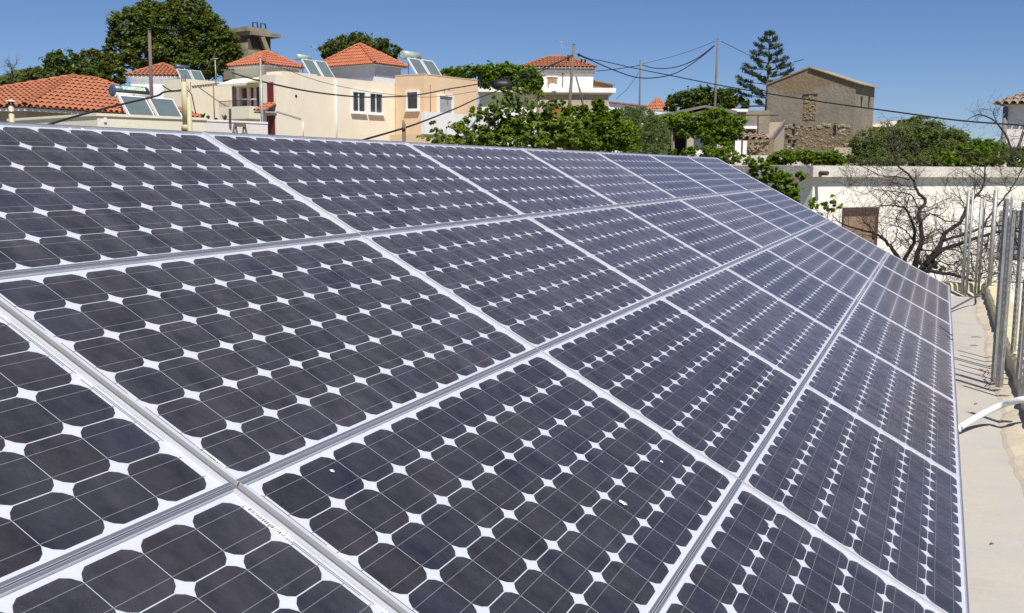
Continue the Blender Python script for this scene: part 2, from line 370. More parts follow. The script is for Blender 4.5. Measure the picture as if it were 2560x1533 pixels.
def frame_mesh():
    mb = MB(); a, c = .0085, .0088
    mb.box(LX0, LX1, LY0, LY0 + c, -.036, .0015); mb.box(LX0, LX1, LY1 - c, LY1, -.036, .0015)
    mb.box(LX0, LX0 + a, LY0 + c, LY1 - c, -.036, .0013); mb.box(LX1 - a, LX1, LY0 + c, LY1 - c, -.036, .0013)
    # long bars get grey strips below for their duller reflection
    me = bpy.data.meshes.new('frame'); me.from_pydata(mb.v, [], mb.f); me.update(); return me
fme = frame_mesh(); fme.materials.append(M['alu'])
lme = bpy.data.meshes.new('long_bar_shade'); mb = MB()
mb.box(LX0 + .001, LX1 - .001, LY0 + .0010, LY0 + .0078, .0015, .0021); mb.box(LX0 + .001, LX1 - .001, LY1 - .0078, LY1 - .0010, .0015, .0021)  # same aluminium; the long bars' duller reflection is put into a grey strip
lme.from_pydata(mb.v, [], mb.f); lme.materials.append(M['alu_dull']); lme.update()
bme = bpy.data.meshes.new('backsheet'); mb = MB(); mb.box(LX0 + .0085, LX1 - .0085, LY0 + .0088, LY1 - .0088, -.010, -.0050)
bme.from_pydata(mb.v, [], mb.f); bme.materials.append(M['backsheet']); bme.update()
gme = bpy.data.meshes.new('glass'); gme.from_pydata([(LX0 + .0085, LY0 + .0088, -.0008), (LX1 - .0085, LY0 + .0088, -.0008), (LX1 - .0085, LY1 - .0088, -.0008), (LX0 + .0085, LY1 - .0088, -.0008)], [], [(0, 1, 2, 3)])
gme.materials.append(M['glass']); gme.update()
X0 = (PU - 12 * CP) / 2; Y0 = (PV - 6 * CQ) / 2
mb = MB()
for r_ in range(6):
    for t in (-.25, .25):
        yc = Y0 + (r_ + .5) * CQ + t * CV * 1.06
        mb.box(X0 - .008, PU - X0 + .008, yc - .0008, yc + .0008, -.0047, -.0045)
bbme = bpy.data.meshes.new('busbars'); bbme.from_pydata(mb.v, [], mb.f); bbme.materials.append(M['busbar']); bbme.update()
def ribbons(ends):
    mb = MB()
    for e in ends:
        s_, x = (1, X0) if e == 0 else (-1, PU - X0)
        for a, b_ in (((0, 2), (2, 4), (4, 6)) if e == 0 else ((1, 3), (3, 5))):
            ya, yb = Y0 + (a + .2) * CQ, Y0 + (b_ - .2) * CQ
            mb.box(x - s_ * .0125 - .0012, x - s_ * .0125 + .0012, ya, yb, -.0049, -.0046)
            if b_ - a > 1: mb.box(x - s_ * .0075 - .0010, x - s_ * .0075 + .0010, ya + .03, yb + .03 if b_ < 6 else yb, -.0049, -.0046)
    me = bpy.data.meshes.new('bus_ribbons'); me.from_pydata(mb.v, [], mb.f); me.materials.append(M['ribbon']); me.update(); return me
rme = {0: ribbons((1,)), 1: ribbons((0,)), 2: ribbons((0,))}
# joined cells for the far columns
mb = MB()
for a in range(12):
    for c in range(6):
        mb.poly([(X0 + (a + .5) * CP + x, Y0 + (c + .5) * CQ + y, -.0047) for x, y in co])
cellsme = bpy.data.meshes.new('cells'); cellsme.from_pydata(mb.v, [], mb.f); cellsme.materials.append(M['cell']); cellsme.update()
ROW = ['top', 'second', 'third', 'bottom']; ORD = ['first', 'second', 'third', 'fourth', 'fifth', 'sixth', 'seventh', 'eighth']
panels = {}
for c in range(8):
    for r_ in range(4):
        o = ORG + Vector((0, (c - 2) * PU + (-.015 if c == 0 else 0), 0)) + Vd * (PV * (r_ + 1)) + Nn * rnd.uniform(-.0012, .0012)
        p = empty('solar_module', o, f'dark solar panel in the {ROW[r_]} row of the array, {ORD[c]} column from the near end', 'solar panel', 'solar panels of the sloping array')
        p.rotation_euler = (ROT @ Matrix.Rotation(rnd.uniform(-.0009, .0009), 3, 'X')).to_euler()
        panels[c, r_] = p
        for nm, me in (('frame', fme), ('frame_shade_strip', lme), ('backsheet', bme)):
            link(bpy.data.objects.new(nm, me), p)
        g = link(bpy.data.objects.new('glass', gme), p)
        bb = link(bpy.data.objects.new('busbars', bbme), p); bb['kind'] = 'stuff'
        if c in rme: link(bpy.data.objects.new('bus_ribbons', rme[c]), p)
        if c <= 4:
            for a in range(12):
                for k in range(6):
                    q = bpy.data.objects.new('cell', cme); q.location = (X0 + (a + .5) * CP, Y0 + (k + .5) * CQ, 0); link(q, p)
        else:
            q = link(bpy.data.objects.new('cells', cellsme), p); q['kind'] = 'stuff'
def barcode(p, x, y0, y1, seed):
    q = random.Random(seed); mb = MB(); y = y0
    s = MB().box(x - .007, x + .007, y0 - .004, y1 + .004, -.0049, -.0046); st = s.build('barcode_label', M['trim'], p, False)
    while y < y1:
        w_ = q.choice((.0012, .002, .003)); mb.box(x - .005, x + .004, y, min(y + w_, y1), -.0046, -.0044); y += w_ + q.choice((.0012, .002, .0028))
    mb.build('barcode', M['black'], p, False).parent = p
barcode(panels[1, 1], X0 - .0095, .055, .125, 1); barcode(panels[0, 2], PU - X0 + .0095, PV - .15, PV - .06, 2); barcode(panels[2, 1], X0 - .0095, .055, .125, 3)

mf = empty('mounting_frame', ORG + Vector((0, 2, -1.7)), 'aluminium mounting frame carrying the solar panels on sloping beams', 'frame')
for k in range(9):
    y = ORG.y + (-2 + k) * PU - (.012 if k == 1 else 0) + (.25 if k == 0 else 0) - (.25 if k == 8 else 0)
    a = ORG + Vector((0, 0, 0)); a.y = y; T0 = a + Vd * .03 - Nn * .062; T1 = a + Vd * (4 * PV - .03) - Nn * .062
    MB().bar(T0, T1, .05, .05, Nn).build('beam', M['alu_dull'], mf)
    for t in (.35, 2.0, 2.75):
        q = a + Vd * t - Nn * .087
        MB().box(q.x - .02, q.x + .02, y - .02, y + .02, 0.0, q.z).build('leg', M['alu_dull'], mf)
    q = a + Vd * .35 - Nn * .087
    MB().bar((q.x, y + .03, q.z - .1), (a.x + 2.0 * Vd.x, y + .03, .08), .03, .03).build('brace', M['alu_dull'], mf)
    MB().box(ORG.x + .1, -.1, y - .08, y + .08, 0, .04).build('footing', M['concrete'], mf)
# channel under the wide joint
o1 = ORG + Vector((0, -PU - .008, 0))
mb = MB(); R4 = ROT.to_4x4(); R4.translation = o1 + Vd * (4 * PV)
mb.box(-.03, .03, 0, 4 * PV, -.060, -.052, R4); mb.build('channel', M['steel'], mf)

mb = MB(); R4.translation = ORG + Vector((0, -PU, 0)) + Vd * (4 * PV)
mb.box(-.0165, -.0050, .004, 4 * PV - .004, -.012, -.0035, R4); mb.build('joint_shade_strip', M['jointshade'], mf)  # added strip: hides the sunlit frame side, paints the joint's dark shading
# small droppings on the glass
for i, (px, py, r_, lb) in enumerate([(1561, 1259, .010, 'pale bird dropping splashed on a cell of the third row panel'), (1655, 1155, .006, 'small white dropping near the joint of two third row panels'),
                                      (176, 322, .006, 'tiny white fleck at the upper edge of the top row'), (208, 324, .007, 'white fleck right of another at the upper edge of the top row'), (832, 1178, .006, 'pale speck on a dark cell below the second rail'),
                                      (1925, 1318, .005, 'small grey speck on a bottom row panel')]):
    c = onplane(px, py, ORG + Nn * .001, Nn); mb = MB(); pts = []
    for k in range(9):
        t = k * 2 * math.pi / 9; rr = r_ * rnd.uniform(.5, 1.1) * (1.6 if k in (2, 3) else 1)
        pts.append(c + Vector((0, 1, 0)) * math.cos(t) * rr - Vd * math.sin(t) * rr)
    top = [c + (p - c) * .6 + Nn * .002 for p in pts]
    mb.poly(top)
    for k in range(9): mb.poly([pts[k], pts[(k + 1) % 9], top[(k + 1) % 9], top[k]])
    tag(mb.build('bird_dropping', M['dropping']), lb, 'bird dropping', 'droppings on the glass')

# ------------------------------------------------------------------ things on our roof
def wires_up(name, pts, r, mt, label, cat, n=6, group=None, d=None):
    P3 = [at(x, y, q) for x, y, q in pts]
    # smooth with catmull-rom
    out = []
    for i in range(len(P3) - 1):
        p0 = P3[max(i - 1, 0)]; p1 = P3[i]; p2 = P3[i + 1]; p3 = P3[min(i + 2, len(P3) - 1)]
        for k in range(5):
            t = k / 5
            out.append(.5 * ((2 * p1) + (p2 - p0) * t + (2 * p0 - 5 * p1 + 4 * p2 - p3) * t * t + (3 * p1 - p0 - 3 * p2 + p3) * t ** 3))
    out.append(P3[-1])
    return tag(MB().tube(out, r, n).build(name, mt), label, cat, group)
def smooth(P3, k_=5):
    out = []
    for i in range(len(P3) - 1):
        p0 = P3[max(i - 1, 0)]; p1 = P3[i]; p2 = P3[i + 1]; p3 = P3[min(i + 2, len(P3) - 1)]
        for k in range(k_):
            t = k / k_
            out.append(.5 * ((2 * p1) + (p2 - p0) * t + (2 * p0 - 5 * p1 + 4 * p2 - p3) * t * t + (3 * p1 - p0 - 3 * p2 + p3) * t ** 3))
    out.append(P3[-1]); return out
pp = [onz(2395, 1072, .045), onz(2401, 1068, .05), onz(2451, 1038, .095), onz(2501, 1014, .15), onz(2532, 1004, .195), onz(2565, 998, .225), onz(2600, 1000, .215)]
pp = [pp[0] + Vector((-.5, -.1, -.02)), pp[0] + Vector((-.2, -.04, -.005))] + pp + [pp[-1] + Vector((.4, .1, -.3))]
tag(MB().tube(smooth(pp), .0205, 14).build('conduit_pipe', M['pvc']), 'white plastic conduit pipe bending over the right kerb', 'pipe')
cp = [onz(2378, 773, .05), onz(2395, 764, .06), onz(2430, 745, .11), onz(2455, 731, .16), Vector((.62, KY + .05, .165)), Vector((1.2, KY + .3, .18))]
tag(MB().tube(smooth(cp), .011, 8).build('ground_cable', M['greycable']), 'grey cable stretched from the array to the far yellow kerb', 'cable')

def slotted_angle(x, y, h, sz, turn, z0=.02):
    mb = MB(); t = .0025; pitch = .05; T = Matrix.Translation((x, y, z0)) @ Matrix.Rotation(turn, 4, 'Z')
    for fl in (0, 1):
        def bx(u0, u1, z0_, z1_):
            if fl == 0: mb.box(u0, u1, 0, t, z0_, z1_, T)
            else: mb.box(0, t, u0, u1, z0_, z1_, T)
        u = t if fl else 0
        bx(u, sz * .42, 0, h); bx(sz * .60, sz, 0, h)
        z = 0
        while z < h - .02:
            bx(sz * .42, sz * .60, z, z + .026); z += pitch
    return mb
def steel_bar(px, py, ptop, sz, turn, label, kind=0, z=.03, lean=(0, 0)):
    b_ = onz(px, py, z); top = zrow(b_, ptop)
    if kind == 0: mb = slotted_angle(b_.x, b_.y, top - z, sz, turn, z)
    else: mb = MB().tube([b_, Vector((b_.x + lean[0], b_.y + lean[1], top))], sz / 2, 8)
    return tag(mb.build('steel_angle' if kind == 0 else 'steel_rod', M['steel']), label, 'steel bar', 'steel bars standing along the roof edge')
steel_bar(2482, 955, 498, .050, .3, 'thick slotted steel angle standing nearest the array on the kerb mortar', 0, .03)
steel_bar(2499, 970, 545, .038, .9, 'slotted steel angle close against the thick one, slightly shorter', 0, .04)
steel_bar(2530, 903, 505, .028, .6, 'slim steel angle behind the thick bundle on the right kerb', 0, .10)
steel_bar(2545, 948, 700, .026, .6, 'slim steel angle at the right edge, right of the thick bundle', 0, .17)
steel_bar(2405, 736, 478, .045, .3, 'steel tube at the far kerb, leftmost of the bars', 1, .03)
steel_bar(2415, 737, 479, .035, .3, 'steel tube paired with the leftmost bar at the far kerb', 1, .03)
steel_bar(2437, 739, 497, .03, .3, 'second pair of far bars, left steel tube', 1, .03)
steel_bar(2445, 739, 496, .03, .3, 'second pair of far bars, right steel tube', 1, .03)
steel_bar(2471, 743, 475, .055, .3, 'thick tall steel tube at the far kerb, right of both pairs', 1, .03)
steel_bar(2506, 742, 500, .04, .3, 'far steel tube seen just above the thick slotted bundle', 1, .05)
steel_bar(2557, 1010, 792, .035, 1.0, 'steel angle cut by the right picture edge near the white conduit', 0, .17)
# bars of the same row just outside the frame, whose shadows cross the floor
for k, (x, y, h) in enumerate([(.74, 8.18, 1.25), (.72, 8.42, 1.3), (.76, 8.62, 1.3), (.74, 8.86, 1.35), (.77, 9.1, 1.3), (.76, 9.35, 1.3)]):
    tag(MB().tube([(x, y, .16), (x + .01, y, h + .05)], .011, 8).build('steel_rod', M['rebar']),
        f"thin rusty rod on the right kerb, {ORD[k]} of its row from the near end", 'steel bar', 'thin rods on the right kerb')
for k_, (px, py, a_, lb) in enumerate([(2441, 843, .3, 'small dark twig lying on the pale roof floor'), (2436, 864, -.2, 'short pale twig lying on the roof floor near the dark one'), (2440, 1010, .8, 'crumb of dry leaf on the roof floor above the white conduit'), (2480, 1360, .2, 'dark crumb on the pale roof floor at the bottom right')]):
    c = onz(px, py, .006); u_ = Vector((math.cos(a_), math.sin(a_), 0)) * (.05, .035, .015, .008)[k_]
    tag(MB().tube([c - u_, c + Vector((0, .006, .003)), c + u_], [.003, .004, .0015], 5).build('dry_twig', M['rebar']), lb, 'twig')
rw = random.Random(11); base = onz(2474, 950, .02)
mb = MB()
for k in range(12):
    p = base + Vector((rw.uniform(-.05, .06), rw.uniform(-.3, .3), 0)); pts = [p]
    for j in range(5): pts.append(pts[-1] + Vector((rw.uniform(-.03, .03), rw.uniform(-.05, .05), rw.uniform(-.01, .03))))
    mb.tube([Vector((q.x, q.y, max(.012, q.z))) for q in pts], .003, 5)
tag(mb.build('tie_wire', M['rebar']), 'tangle of rusty tie wire at the foot of the thick steel angle', 'wire')

# ------------------------------------------------------------------ foliage
def leaves(name, blobs, D, n, size, mt, parent=None, aspect=1.9, clump=.28, up=.85, fill=.55, seed=1, thick=.8, flat=0.0, clumps=None):
    R = np.random.default_rng(seed); C = []; E = []; W = []
    for b_ in blobs:
        px, py, rx, ry = b_[:4]; dd = b_[4] if len(b_) > 4 else D
        c = at(px, py, dd); k = dd / F
        C.append(c[:]); E.append((rx * k, rx * k * thick, ry * k)); W.append(rx * ry)
    C = np.array(C); E = np.array(E); W = np.array(W, float) ** .9; W /= W.sum()
    # plan axes aligned with view
    ax = np.array(Vector((CR.x, CR.y, 0)).normalized()); ay = np.array(Vector((CF.x, CF.y, 0)).normalized()); az = np.array((0, 0, 1.))
    K = clumps or max(26, n // 42)
    bi = R.choice(len(C), K, p=W); d = R.normal(size=(K, 3)); d /= np.linalg.norm(d, axis=1)[:, None]
    rr = R.uniform(fill, 1.0, K) ** .6
    loc = d * rr[:, None] * E[bi]
    cc = C[bi] + loc[:, :1] * ax + loc[:, 1:2] * ay + loc[:, 2:] * az
    cr = E[bi].mean(1) * clump * R.uniform(.35, 1.25, K)
    el = R.uniform(.5, 1.5, (K, 3))
    li = R.integers(0, K, n); dl = R.normal(size=(n, 3)); dl /= np.linalg.norm(dl, axis=1)[:, None]
    rl = np.abs(R.normal(size=n)) * .62
    P = cc[li] + dl * (cr[li] * rl)[:, None] * el[li] * np.array([1, 1, .8])
    nrm = dl * .5 + R.normal(size=(n, 3)) * .55; nrm[:, 2] += up; nrm /= np.linalg.norm(nrm, axis=1)[:, None]
    t = np.cross(nrm, R.normal(size=(n, 3))); t /= np.linalg.norm(t, axis=1)[:, None]
    s_ = np.cross(nrm, t); L = size * R.uniform(.6, 1.3, n)[:, None]; Wd = L / aspect
    fold = nrm * L * .12
    V = np.stack([P - t * L * .5, P - s_ * Wd * .5 + fold, P + t * L * .5, P + s_ * Wd * .5 + fold], 1).reshape(-1, 3)
    o = np.array(parent.location) if parent else np.zeros(3)
    Q = np.arange(4 * n).reshape(-1, 4)
    cv = R.uniform(0, 1, K); a = np.clip(.55 * cv[li] + .45 * R.uniform(0, 1, n), 0, 1)
    ob = bpy.data.objects.new(name, mesh_np(name, V - o, Q, mt, attr=a)); link(ob, parent)
    return ob
def limbs(parent, base, blobs, D, r0, mt, seed=1, name='trunk', nl=2):
    """tapered trunk to the middle of the crown, limbs into each blob"""
    R = random.Random(seed); mb = MB()
    cs = [at(b_[0], b_[1], b_[4] if len(b_) > 4 else D) for b_ in blobs]
    mid = sum(cs, Vector()) / len(cs); fork = base.lerp(Vector((mid.x, mid.y, mid.z)), .55)
    mb.tube([base - Vector((0, 0, .2)), base.lerp(fork, .5) + Vector((R.uniform(-.1, .1), R.uniform(-.1, .1), 0)), fork, mid], [r0 * 1.2, r0, r0 * .8, r0 * .35], 9)
    for c in cs:
        for _ in range(nl):
            e = c + Vector((R.uniform(-1, 1), R.uniform(-1, 1), R.uniform(-.3, 1))) * r0 * 3
            m_ = fork.lerp(e, .5) + Vector((R.uniform(-1, 1), R.uniform(-1, 1), R.uniform(-.5, .5))) * r0 * 1.5
            mb.tube([fork.lerp(mid, R.uniform(-.2, .5)), m_, e], [r0 * .35, r0 * .2, r0 * .05], 6)
    return mb.build(name, mt, parent)
def tree(name, label, cat, blobs, D, n, size, lm, base_px, seed=1, r0=.2, group=None, bark='bark', **kw):
    bp = at(base_px, 400, D); g = Vector((bp.x, bp.y, ground_z(bp.x, bp.y)))
    t = empty(name, g, label, cat, group)
    limbs(t, g, blobs, D, r0, M[bark], seed)
    c = leaves('crown', blobs, D, n, size, M[lm], t, seed=seed, **kw); c['kind'] = 'stuff'
    return t

# ------------------------------------------------------------------ tiled roofs
def tile_geo(mb, o, ua, up_, nrm, L, r0, r1, seg=6):
    for i in range(seg):
        t0, t1 = math.pi * i / seg, math.pi * (i + 1) / seg
        def P(t, r, k): return o + up_ * (L * k) + ua * (-math.cos(t) * r) + nrm * (math.sin(t) * r)
        mb.poly([P(t0, r0, 0), P(t1, r0, 0), P(t1, r1, 1), P(t0, r1, 1)], True)
    mb_ = [o + ua * (-math.cos(math.pi * i / seg) * r0) + nrm * (math.sin(math.pi * i / seg) * r0) for i in range(seg + 1)]
    inn = [o + ua * (-math.cos(math.pi * i / seg) * r0 * .84) + nrm * (math.sin(math.pi * i / seg) * r0 * .84) for i in range(seg + 1)]
    for i in range(seg): mb.poly([mb_[i], inn[i], inn[i + 1], mb_[i + 1]])
def slope_tiles(parent, E0, E1, T0, T1, pitch=.23, row=.33, individual=0, mt='tile', cap=True):
    """roof slope between eave E0-E1 and top T0-T1 (T0 may equal T1)"""
    E0, E1, T0, T1 = map(Vector, (E0, E1, T0, T1))
    u = (E1 - E0); Lu = u.length; u.normalize(); up_ = (T0 - E0) - u * ((T0 - E0).dot(u)); Lv = up_.length; up_.normalize()
    nrm = u.cross(up_); nrm = nrm if nrm.z > 0 else -nrm
    a0 = (T0 - E0).dot(u); a1 = (T1 - E0).dot(u)
    bed = MB(); bed.poly([E0, E1, T1, T0] if (T1 - T0).length > .01 else [E0, E1, T0])
    bed.build('tile_bed', M['tileold'] if mt == 'tileold' else M['tiledark'], parent)
    N = max(2, int(Lu / pitch)); pitch = Lu / N; join = MB(); cnt = 0; R = random.Random(int(Lu * 100))
    items = []
    for i in range(N):
        s_ = (i + .5) * pitch
        if s_ < a0: vm = Lv * s_ / a0
        elif s_ > a1: vm = Lv * (Lu - s_) / max(1e-6, Lu - a1)
        else: vm = Lv
        v = -.06
        while v < vm - .05:
            items.append((s_, v, min(row * 1.12, vm - v))); v += row
    for (s_, v, L) in items:
        o = E0 + u * (s_ + R.uniform(-.006, .006)) + up_ * v + nrm * (.034 + R.uniform(0, .008))
        if cnt < individual:
            if L > row:                                     # full tile: share one mesh
                key = (parent.name, round(u.x, 3), round(up_.x, 3))
                if key not in slope_tiles.cache:
                    t = MB(); tile_geo(t, Vector(), u, (up_ - nrm * .075).normalized(), nrm, row * 1.12, pitch * .40, pitch * .33)
                    me = bpy.data.meshes.new('tile'); me.from_pydata(t.v, [], t.f); me.polygons.foreach_set('use_smooth', t.sm); me.materials.append(M[mt]); me.update(); slope_tiles.cache[key] = me
                q = bpy.data.objects.new('tile', slope_tiles.cache[key]); q.location = o - parent.location; link(q, parent); cnt += 1; continue
        tile_geo(join, o, u, (up_ - nrm * .07).normalized(), nrm, L, pitch * .40, pitch * .33, 5)
    if join.v:
        q = join.build('roof_tiles', M[mt], parent); q['kind'] = 'stuff'
slope_tiles.cache = {}
def ridge_caps(parent, a, b_, mt='tile', r=.11, L=.40):
    a, b_ = Vector(a), Vector(b_); d = (b_ - a); n = max(1, int(d.length / (L * .9))); d.normalize(); sd_ = d.cross(Vector((0, 0, 1))).normalized(); nr = sd_.cross(d)
    mb = MB(); st = (Vector(b_) - a).length / n
    for i in range(n): tile_geo(mb, a + d * (i * st) + nr * .055, sd_, (d - nr * .03).normalized(), nr, st * 1.1, r, r * .8, 5)
    return mb.build('ridge_caps', M[mt], parent)
def hip_roof(parent, fr, a0, a1, b0, b1, ze, rise, ridge=None, mt='tile', individual=0, pitch=.23, row=.33, over=.0):
    a0 -= over; a1 += over; b0 -= over; b1 += over
    w_ = min(a1 - a0, b1 - b0) / 2
    if a1 - a0 >= b1 - b0: R0, R1 = (a0 + w_, (b0 + b1) / 2), (a1 - w_, (b0 + b1) / 2)
    else: R0, R1 = ((a0 + a1) / 2, b0 + w_), ((a0 + a1) / 2, b1 - w_)
    if ridge: R0, R1 = ridge
    P = fr.p; zt = ze + rise
    c00, c10, c11, c01 = P(a0, b0, ze), P(a1, b0, ze), P(a1, b1, ze), P(a0, b1, ze)
    r0, r1 = P(*R0, zt), P(*R1, zt)
    if a1 - a0 >= b1 - b0 or ridge:
        slope_tiles(parent, c00, c10, r0, r1, pitch, row, individual, mt); slope_tiles(parent, c01, c00, r0, r0, pitch, row, 0, mt)
        slope_tiles(parent, c11, c01, r1, r0, pitch, row, 0, mt); slope_tiles(parent, c10, c11, r1, r1, pitch, row, 0, mt)
        pairs = [(c00, r0), (c01, r0), (c10, r1), (c11, r1), (r0, r1)]
    else:
        slope_tiles(parent, c00, c10, r0, r0, pitch, row, individual, mt); slope_tiles(parent, c01, c00, r1, r0, pitch, row, 0, mt)
        slope_tiles(parent, c11, c01, r1, r1, pitch, row, 0, mt); slope_tiles(parent, c10, c11, r0, r1, pitch, row, 0, mt)
        pairs = [(c00, r0), (c10, r0), (c01, r1), (c11, r1), (r0, r1)]
    for a, b_ in pairs:
        if (a - b_).length > .2: ridge_caps(parent, a, b_, mt)
    mb = MB(); fr.box(mb, a0 + .03, a1 - .03, b0 + .03, b1 - .03, ze - .10, ze - .012); mb.build('eaves', M['white'], parent)

def win(parent, fr, face, px0, px1, py0, py1, fw=.10, depth=.07, pane='winglass', frame='trim', bars=0, sill=True, name='window'):
    """window on face 'A' (b=0) or 'B' (a=0), measured on the wall"""
    g = fr.A if face == 'A' else fr.B
    s0, z1 = g(px0, py0); s1, z0 = g(px1, py1)
    if s0 > s1: s0, s1 = s1, s0
    def bx(mb, u0, u1, o0, o1, za, zb):
        if face == 'A': fr.box(mb, u0, u1, -o1, -o0, za, zb)
        else: fr.box(mb, -o1, -o0, u0, u1, za, zb)
    mb = MB(); bx(mb, s0, s0 + fw, 0, depth, z0, z1); bx(mb, s1 - fw, s1, 0, depth, z0, z1)
    bx(mb, s0 + fw, s1 - fw, 0, depth, z1 - fw, z1); bx(mb, s0 + fw, s1 - fw, 0, depth, z0, z0 + fw)
    w_ = mb.build(name, M[frame], parent); 
    mb = MB(); bx(mb, s0 + fw, s1 - fw, .004, .012, z0 + fw, z1 - fw); child(mb, 'pane', M[pane], w_, parent)
    mb = MB()
    for k in range(bars):
        t = s0 + fw + (s1 - s0 - 2 * fw) * (k + 1) / (bars + 1); bx(mb, t - .03, t + .03, .012, .045, z0 + fw, z1 - fw)
    if bars: child(mb, 'mullion', M['trim'], w_, parent)
    if sill:
        mb = MB(); bx(mb, s0 - .04, s1 + .04, 0, depth + .06, z0 - .06, z0); child(mb, 'sill', M['trim'], w_, parent)
    return w_
def child(mb, name, mt, obj, root):
    o = mb.build(name, mt, root); o.parent = obj; return o

def solar_heater(label, px, py, D, heading, tankpal='tank', sc=1.0, tilt=50, textual=False, tl=1.35, tr=.22, shift=.0, lift=0.0, base_drop=0.0):
    """px,py,D = upper left corner of the first collector; collectors face heading+90"""
    h = math.radians(heading); u = Vector((math.sin(h), math.cos(h), 0)); bk = Vector((-math.cos(h), math.sin(h), 0))
    tl_ = math.radians(tilt); up_ = bk * math.cos(tl_) + Vector((0, 0, math.sin(tl_))); nr = u.cross(up_); nr = nr if nr.z > 0 else -nr
    W_, H_ = 1.0 * sc, 1.85 * sc; g = .14 * sc
    o = at(px, py, D) - up_ * H_; t = empty('solar_water_heater', o, label, 'water heater', 'roof top solar water heaters')
    for k in range(2):
        c0 = o + u * (k * (W_ + g))
        T = Matrix((u, up_, nr)).transposed().to_4x4(); T.translation = c0
        b_ = MB(); f = .035 * sc
        b_.box(0, W_, 0, f, 0, .09, T); b_.box(0, W_, H_ - f, H_, 0, .09, T); b_.box(0, f, f, H_ - f, 0, .09, T); b_.box(W_ - f, W_, f, H_ - f, 0, .09, T)
        fo = b_.build('collector', M['trim'], t)
        child(MB().box(f, W_ - f, f, H_ - f, .02, .075, T), 'collector_glass', M['collector'], fo, t)
    top = o + up_ * H_; L_ = tl * sc; rr = tr * sc
    cc = top + u * (W_ + g / 2 + shift) + Vector((0, 0, rr * 1.1 + lift)) + bk * .30 * sc
    mid0 = cc - u * L_ / 2; mid1 = cc + u * L_ / 2; e = .05 * sc
    MB().tube([mid0 - u * e, mid0, mid0 + u * .002, mid1 - u * .002, mid1, mid1 + u * e], [rr * .7, rr * .96, rr, rr, rr * .96, rr * .7], 22).build('tank', M[tankpal], t)
    if textual:
        d_ = -bk * .86 + Vector((0, 0, .5)); d_.normalize(); v_ = d_.cross(u); v_ = v_ if v_.z > 0 else -v_
        T = Matrix((u, v_, d_)).transposed().to_4x4(); T.translation = cc + d_ * rr
        MB().box(-.30 * L_, .38 * L_, -.062, .062, -.03, .010, T).build('name_plate', M['sticker'], t)
        fc = bpy.data.curves.new('lettering', 'FONT'); fc.body = 'SKY LAND'; fc.size = .15; fc.align_x = 'CENTER'; fc.align_y = 'CENTER'; fc.extrude = .004; fc.space_character = 1.12
        q = bpy.data.objects.new('lettering', fc); COL.objects.link(q); bpy.context.view_layer.update()
        me = bpy.data.meshes.new_from_object(q.evaluated_get(bpy.context.evaluated_depsgraph_get())); bpy.data.objects.remove(q)
        me.materials.clear(); me.materials.append(M['green']); q = bpy.data.objects.new('lettering', me); link(q, t)
        T2 = T.copy(); T2.translation = T.translation + d_ * .015 + u * .04 * L_ - t.location; q.matrix_basis = T2
        d2_ = (-bk * .98 - Vector((0, 0, .15))).normalized()
        MB().bar(mid0 + d2_ * rr, mid1 + d2_ * rr, .03, .022).build('tank_band', M['tankdark'], t)
        lo = -bk * .55 * rr - Vector((0, 0, rr * .62))
        MB().tube([mid0 + lo, mid1 + lo], rr * .52, 12).build('tank_lower_shell', M['cream'], t)
    mb = MB(); q0 = cc - bk * rr * .9 - Vector((0, 0, rr * .4))
    mb.tube(smooth([q0, q0 - bk * .12 - Vector((0, 0, .03)), q0 - bk * .16 - Vector((0, 0, .2 * sc)), top + u * (W_ + g / 2) + nr * .09], 4), .022 * sc, 7); mb.build('pipe', M['tankpale'], t)
    mb = MB()
    for s_ in (.25, 1.8):
        q = o + u * (W_ * s_); e0 = top + u * (W_ * s_) - nr * .03
        ft = Vector((e0.x, e0.y, o.z - .05)) + bk * .05
        mb.bar(ft, e0 + bk * .1, .035, .035); mb.bar(q - nr * .03, ft, .035, .035); mb.bar(e0, cc + u * (W_ * (s_ - 1.07)) - Vector((0, 0, rr)), .03, .03)
    mb.build('stand', M['alu_dull'], t)
    return t

H1 = 13.0     # heading of the village street grid seen on the cream houses
# ---- house with the big terracotta hip roof on the left
o = at(62, 268, 30.0); fr = Frame((o.x, o.y, 0), 0.0); ze = o.z
L1, _ = fr.A(505, 292); 
# roof height: ridge start a metres in from both eaves
best = None
for a in [x * .05 for x in range(30, 160)]:
    q = fr.p(a, a, 0); z = zrow(q, 195); P_ = Vector((q.x, q.y, z)) - CAM; px = 1280 + F * P_.dot(CR) / P_.dot(CF)
    if best is None or abs(px - 181) < best[0]: best = (abs(px - 181), a, z)
PITCH = .42; best = None
for B_ in [x * .05 for x in range(40, 200)]:
    z = ze + PITCH * B_; q = fr.p(0, B_, 0)
    def cross(px):
        r_ = ray(px, 400); # a such that p(a,B) is seen in column px
        n_ = CR - CF * ((px - 1280) / F); k = -((Vector((q.x, q.y, z)) - CAM).dot(n_)) / fr.a.dot(n_); return k
    a_ = cross(180); P_ = fr.p(a_, B_, z) - CAM; py = 766.5 + F * P_.dot(CD) / P_.dot(CF)
    if best is None or abs(py - 196) < best[0]: best = (abs(py - 196), B_, z, a_, cross(243))
_, aa, zr, ra0, ra1 = best
lh = empty('tiled_house', fr.p(3, 3, -3.2), 'house with a wide terracotta hip roof at the left, beyond the cream wall', 'house')
mb = MB(); fr.box(mb, .25, L1 - .25, .25, 2 * aa - .25, -3.3, ze - .1); mb.build('wall', M['greige'], lh)
q = fr.p(aa, aa, 0)
hip_roof(lh, fr, 0, L1, 0, 2 * aa, ze, zr - ze, individual=300, pitch=.245, row=.36, ridge=((ra0, aa), (ra1, aa)))
print('left roof', aa, zr, ra0, ra1, L1)
LHA = aa
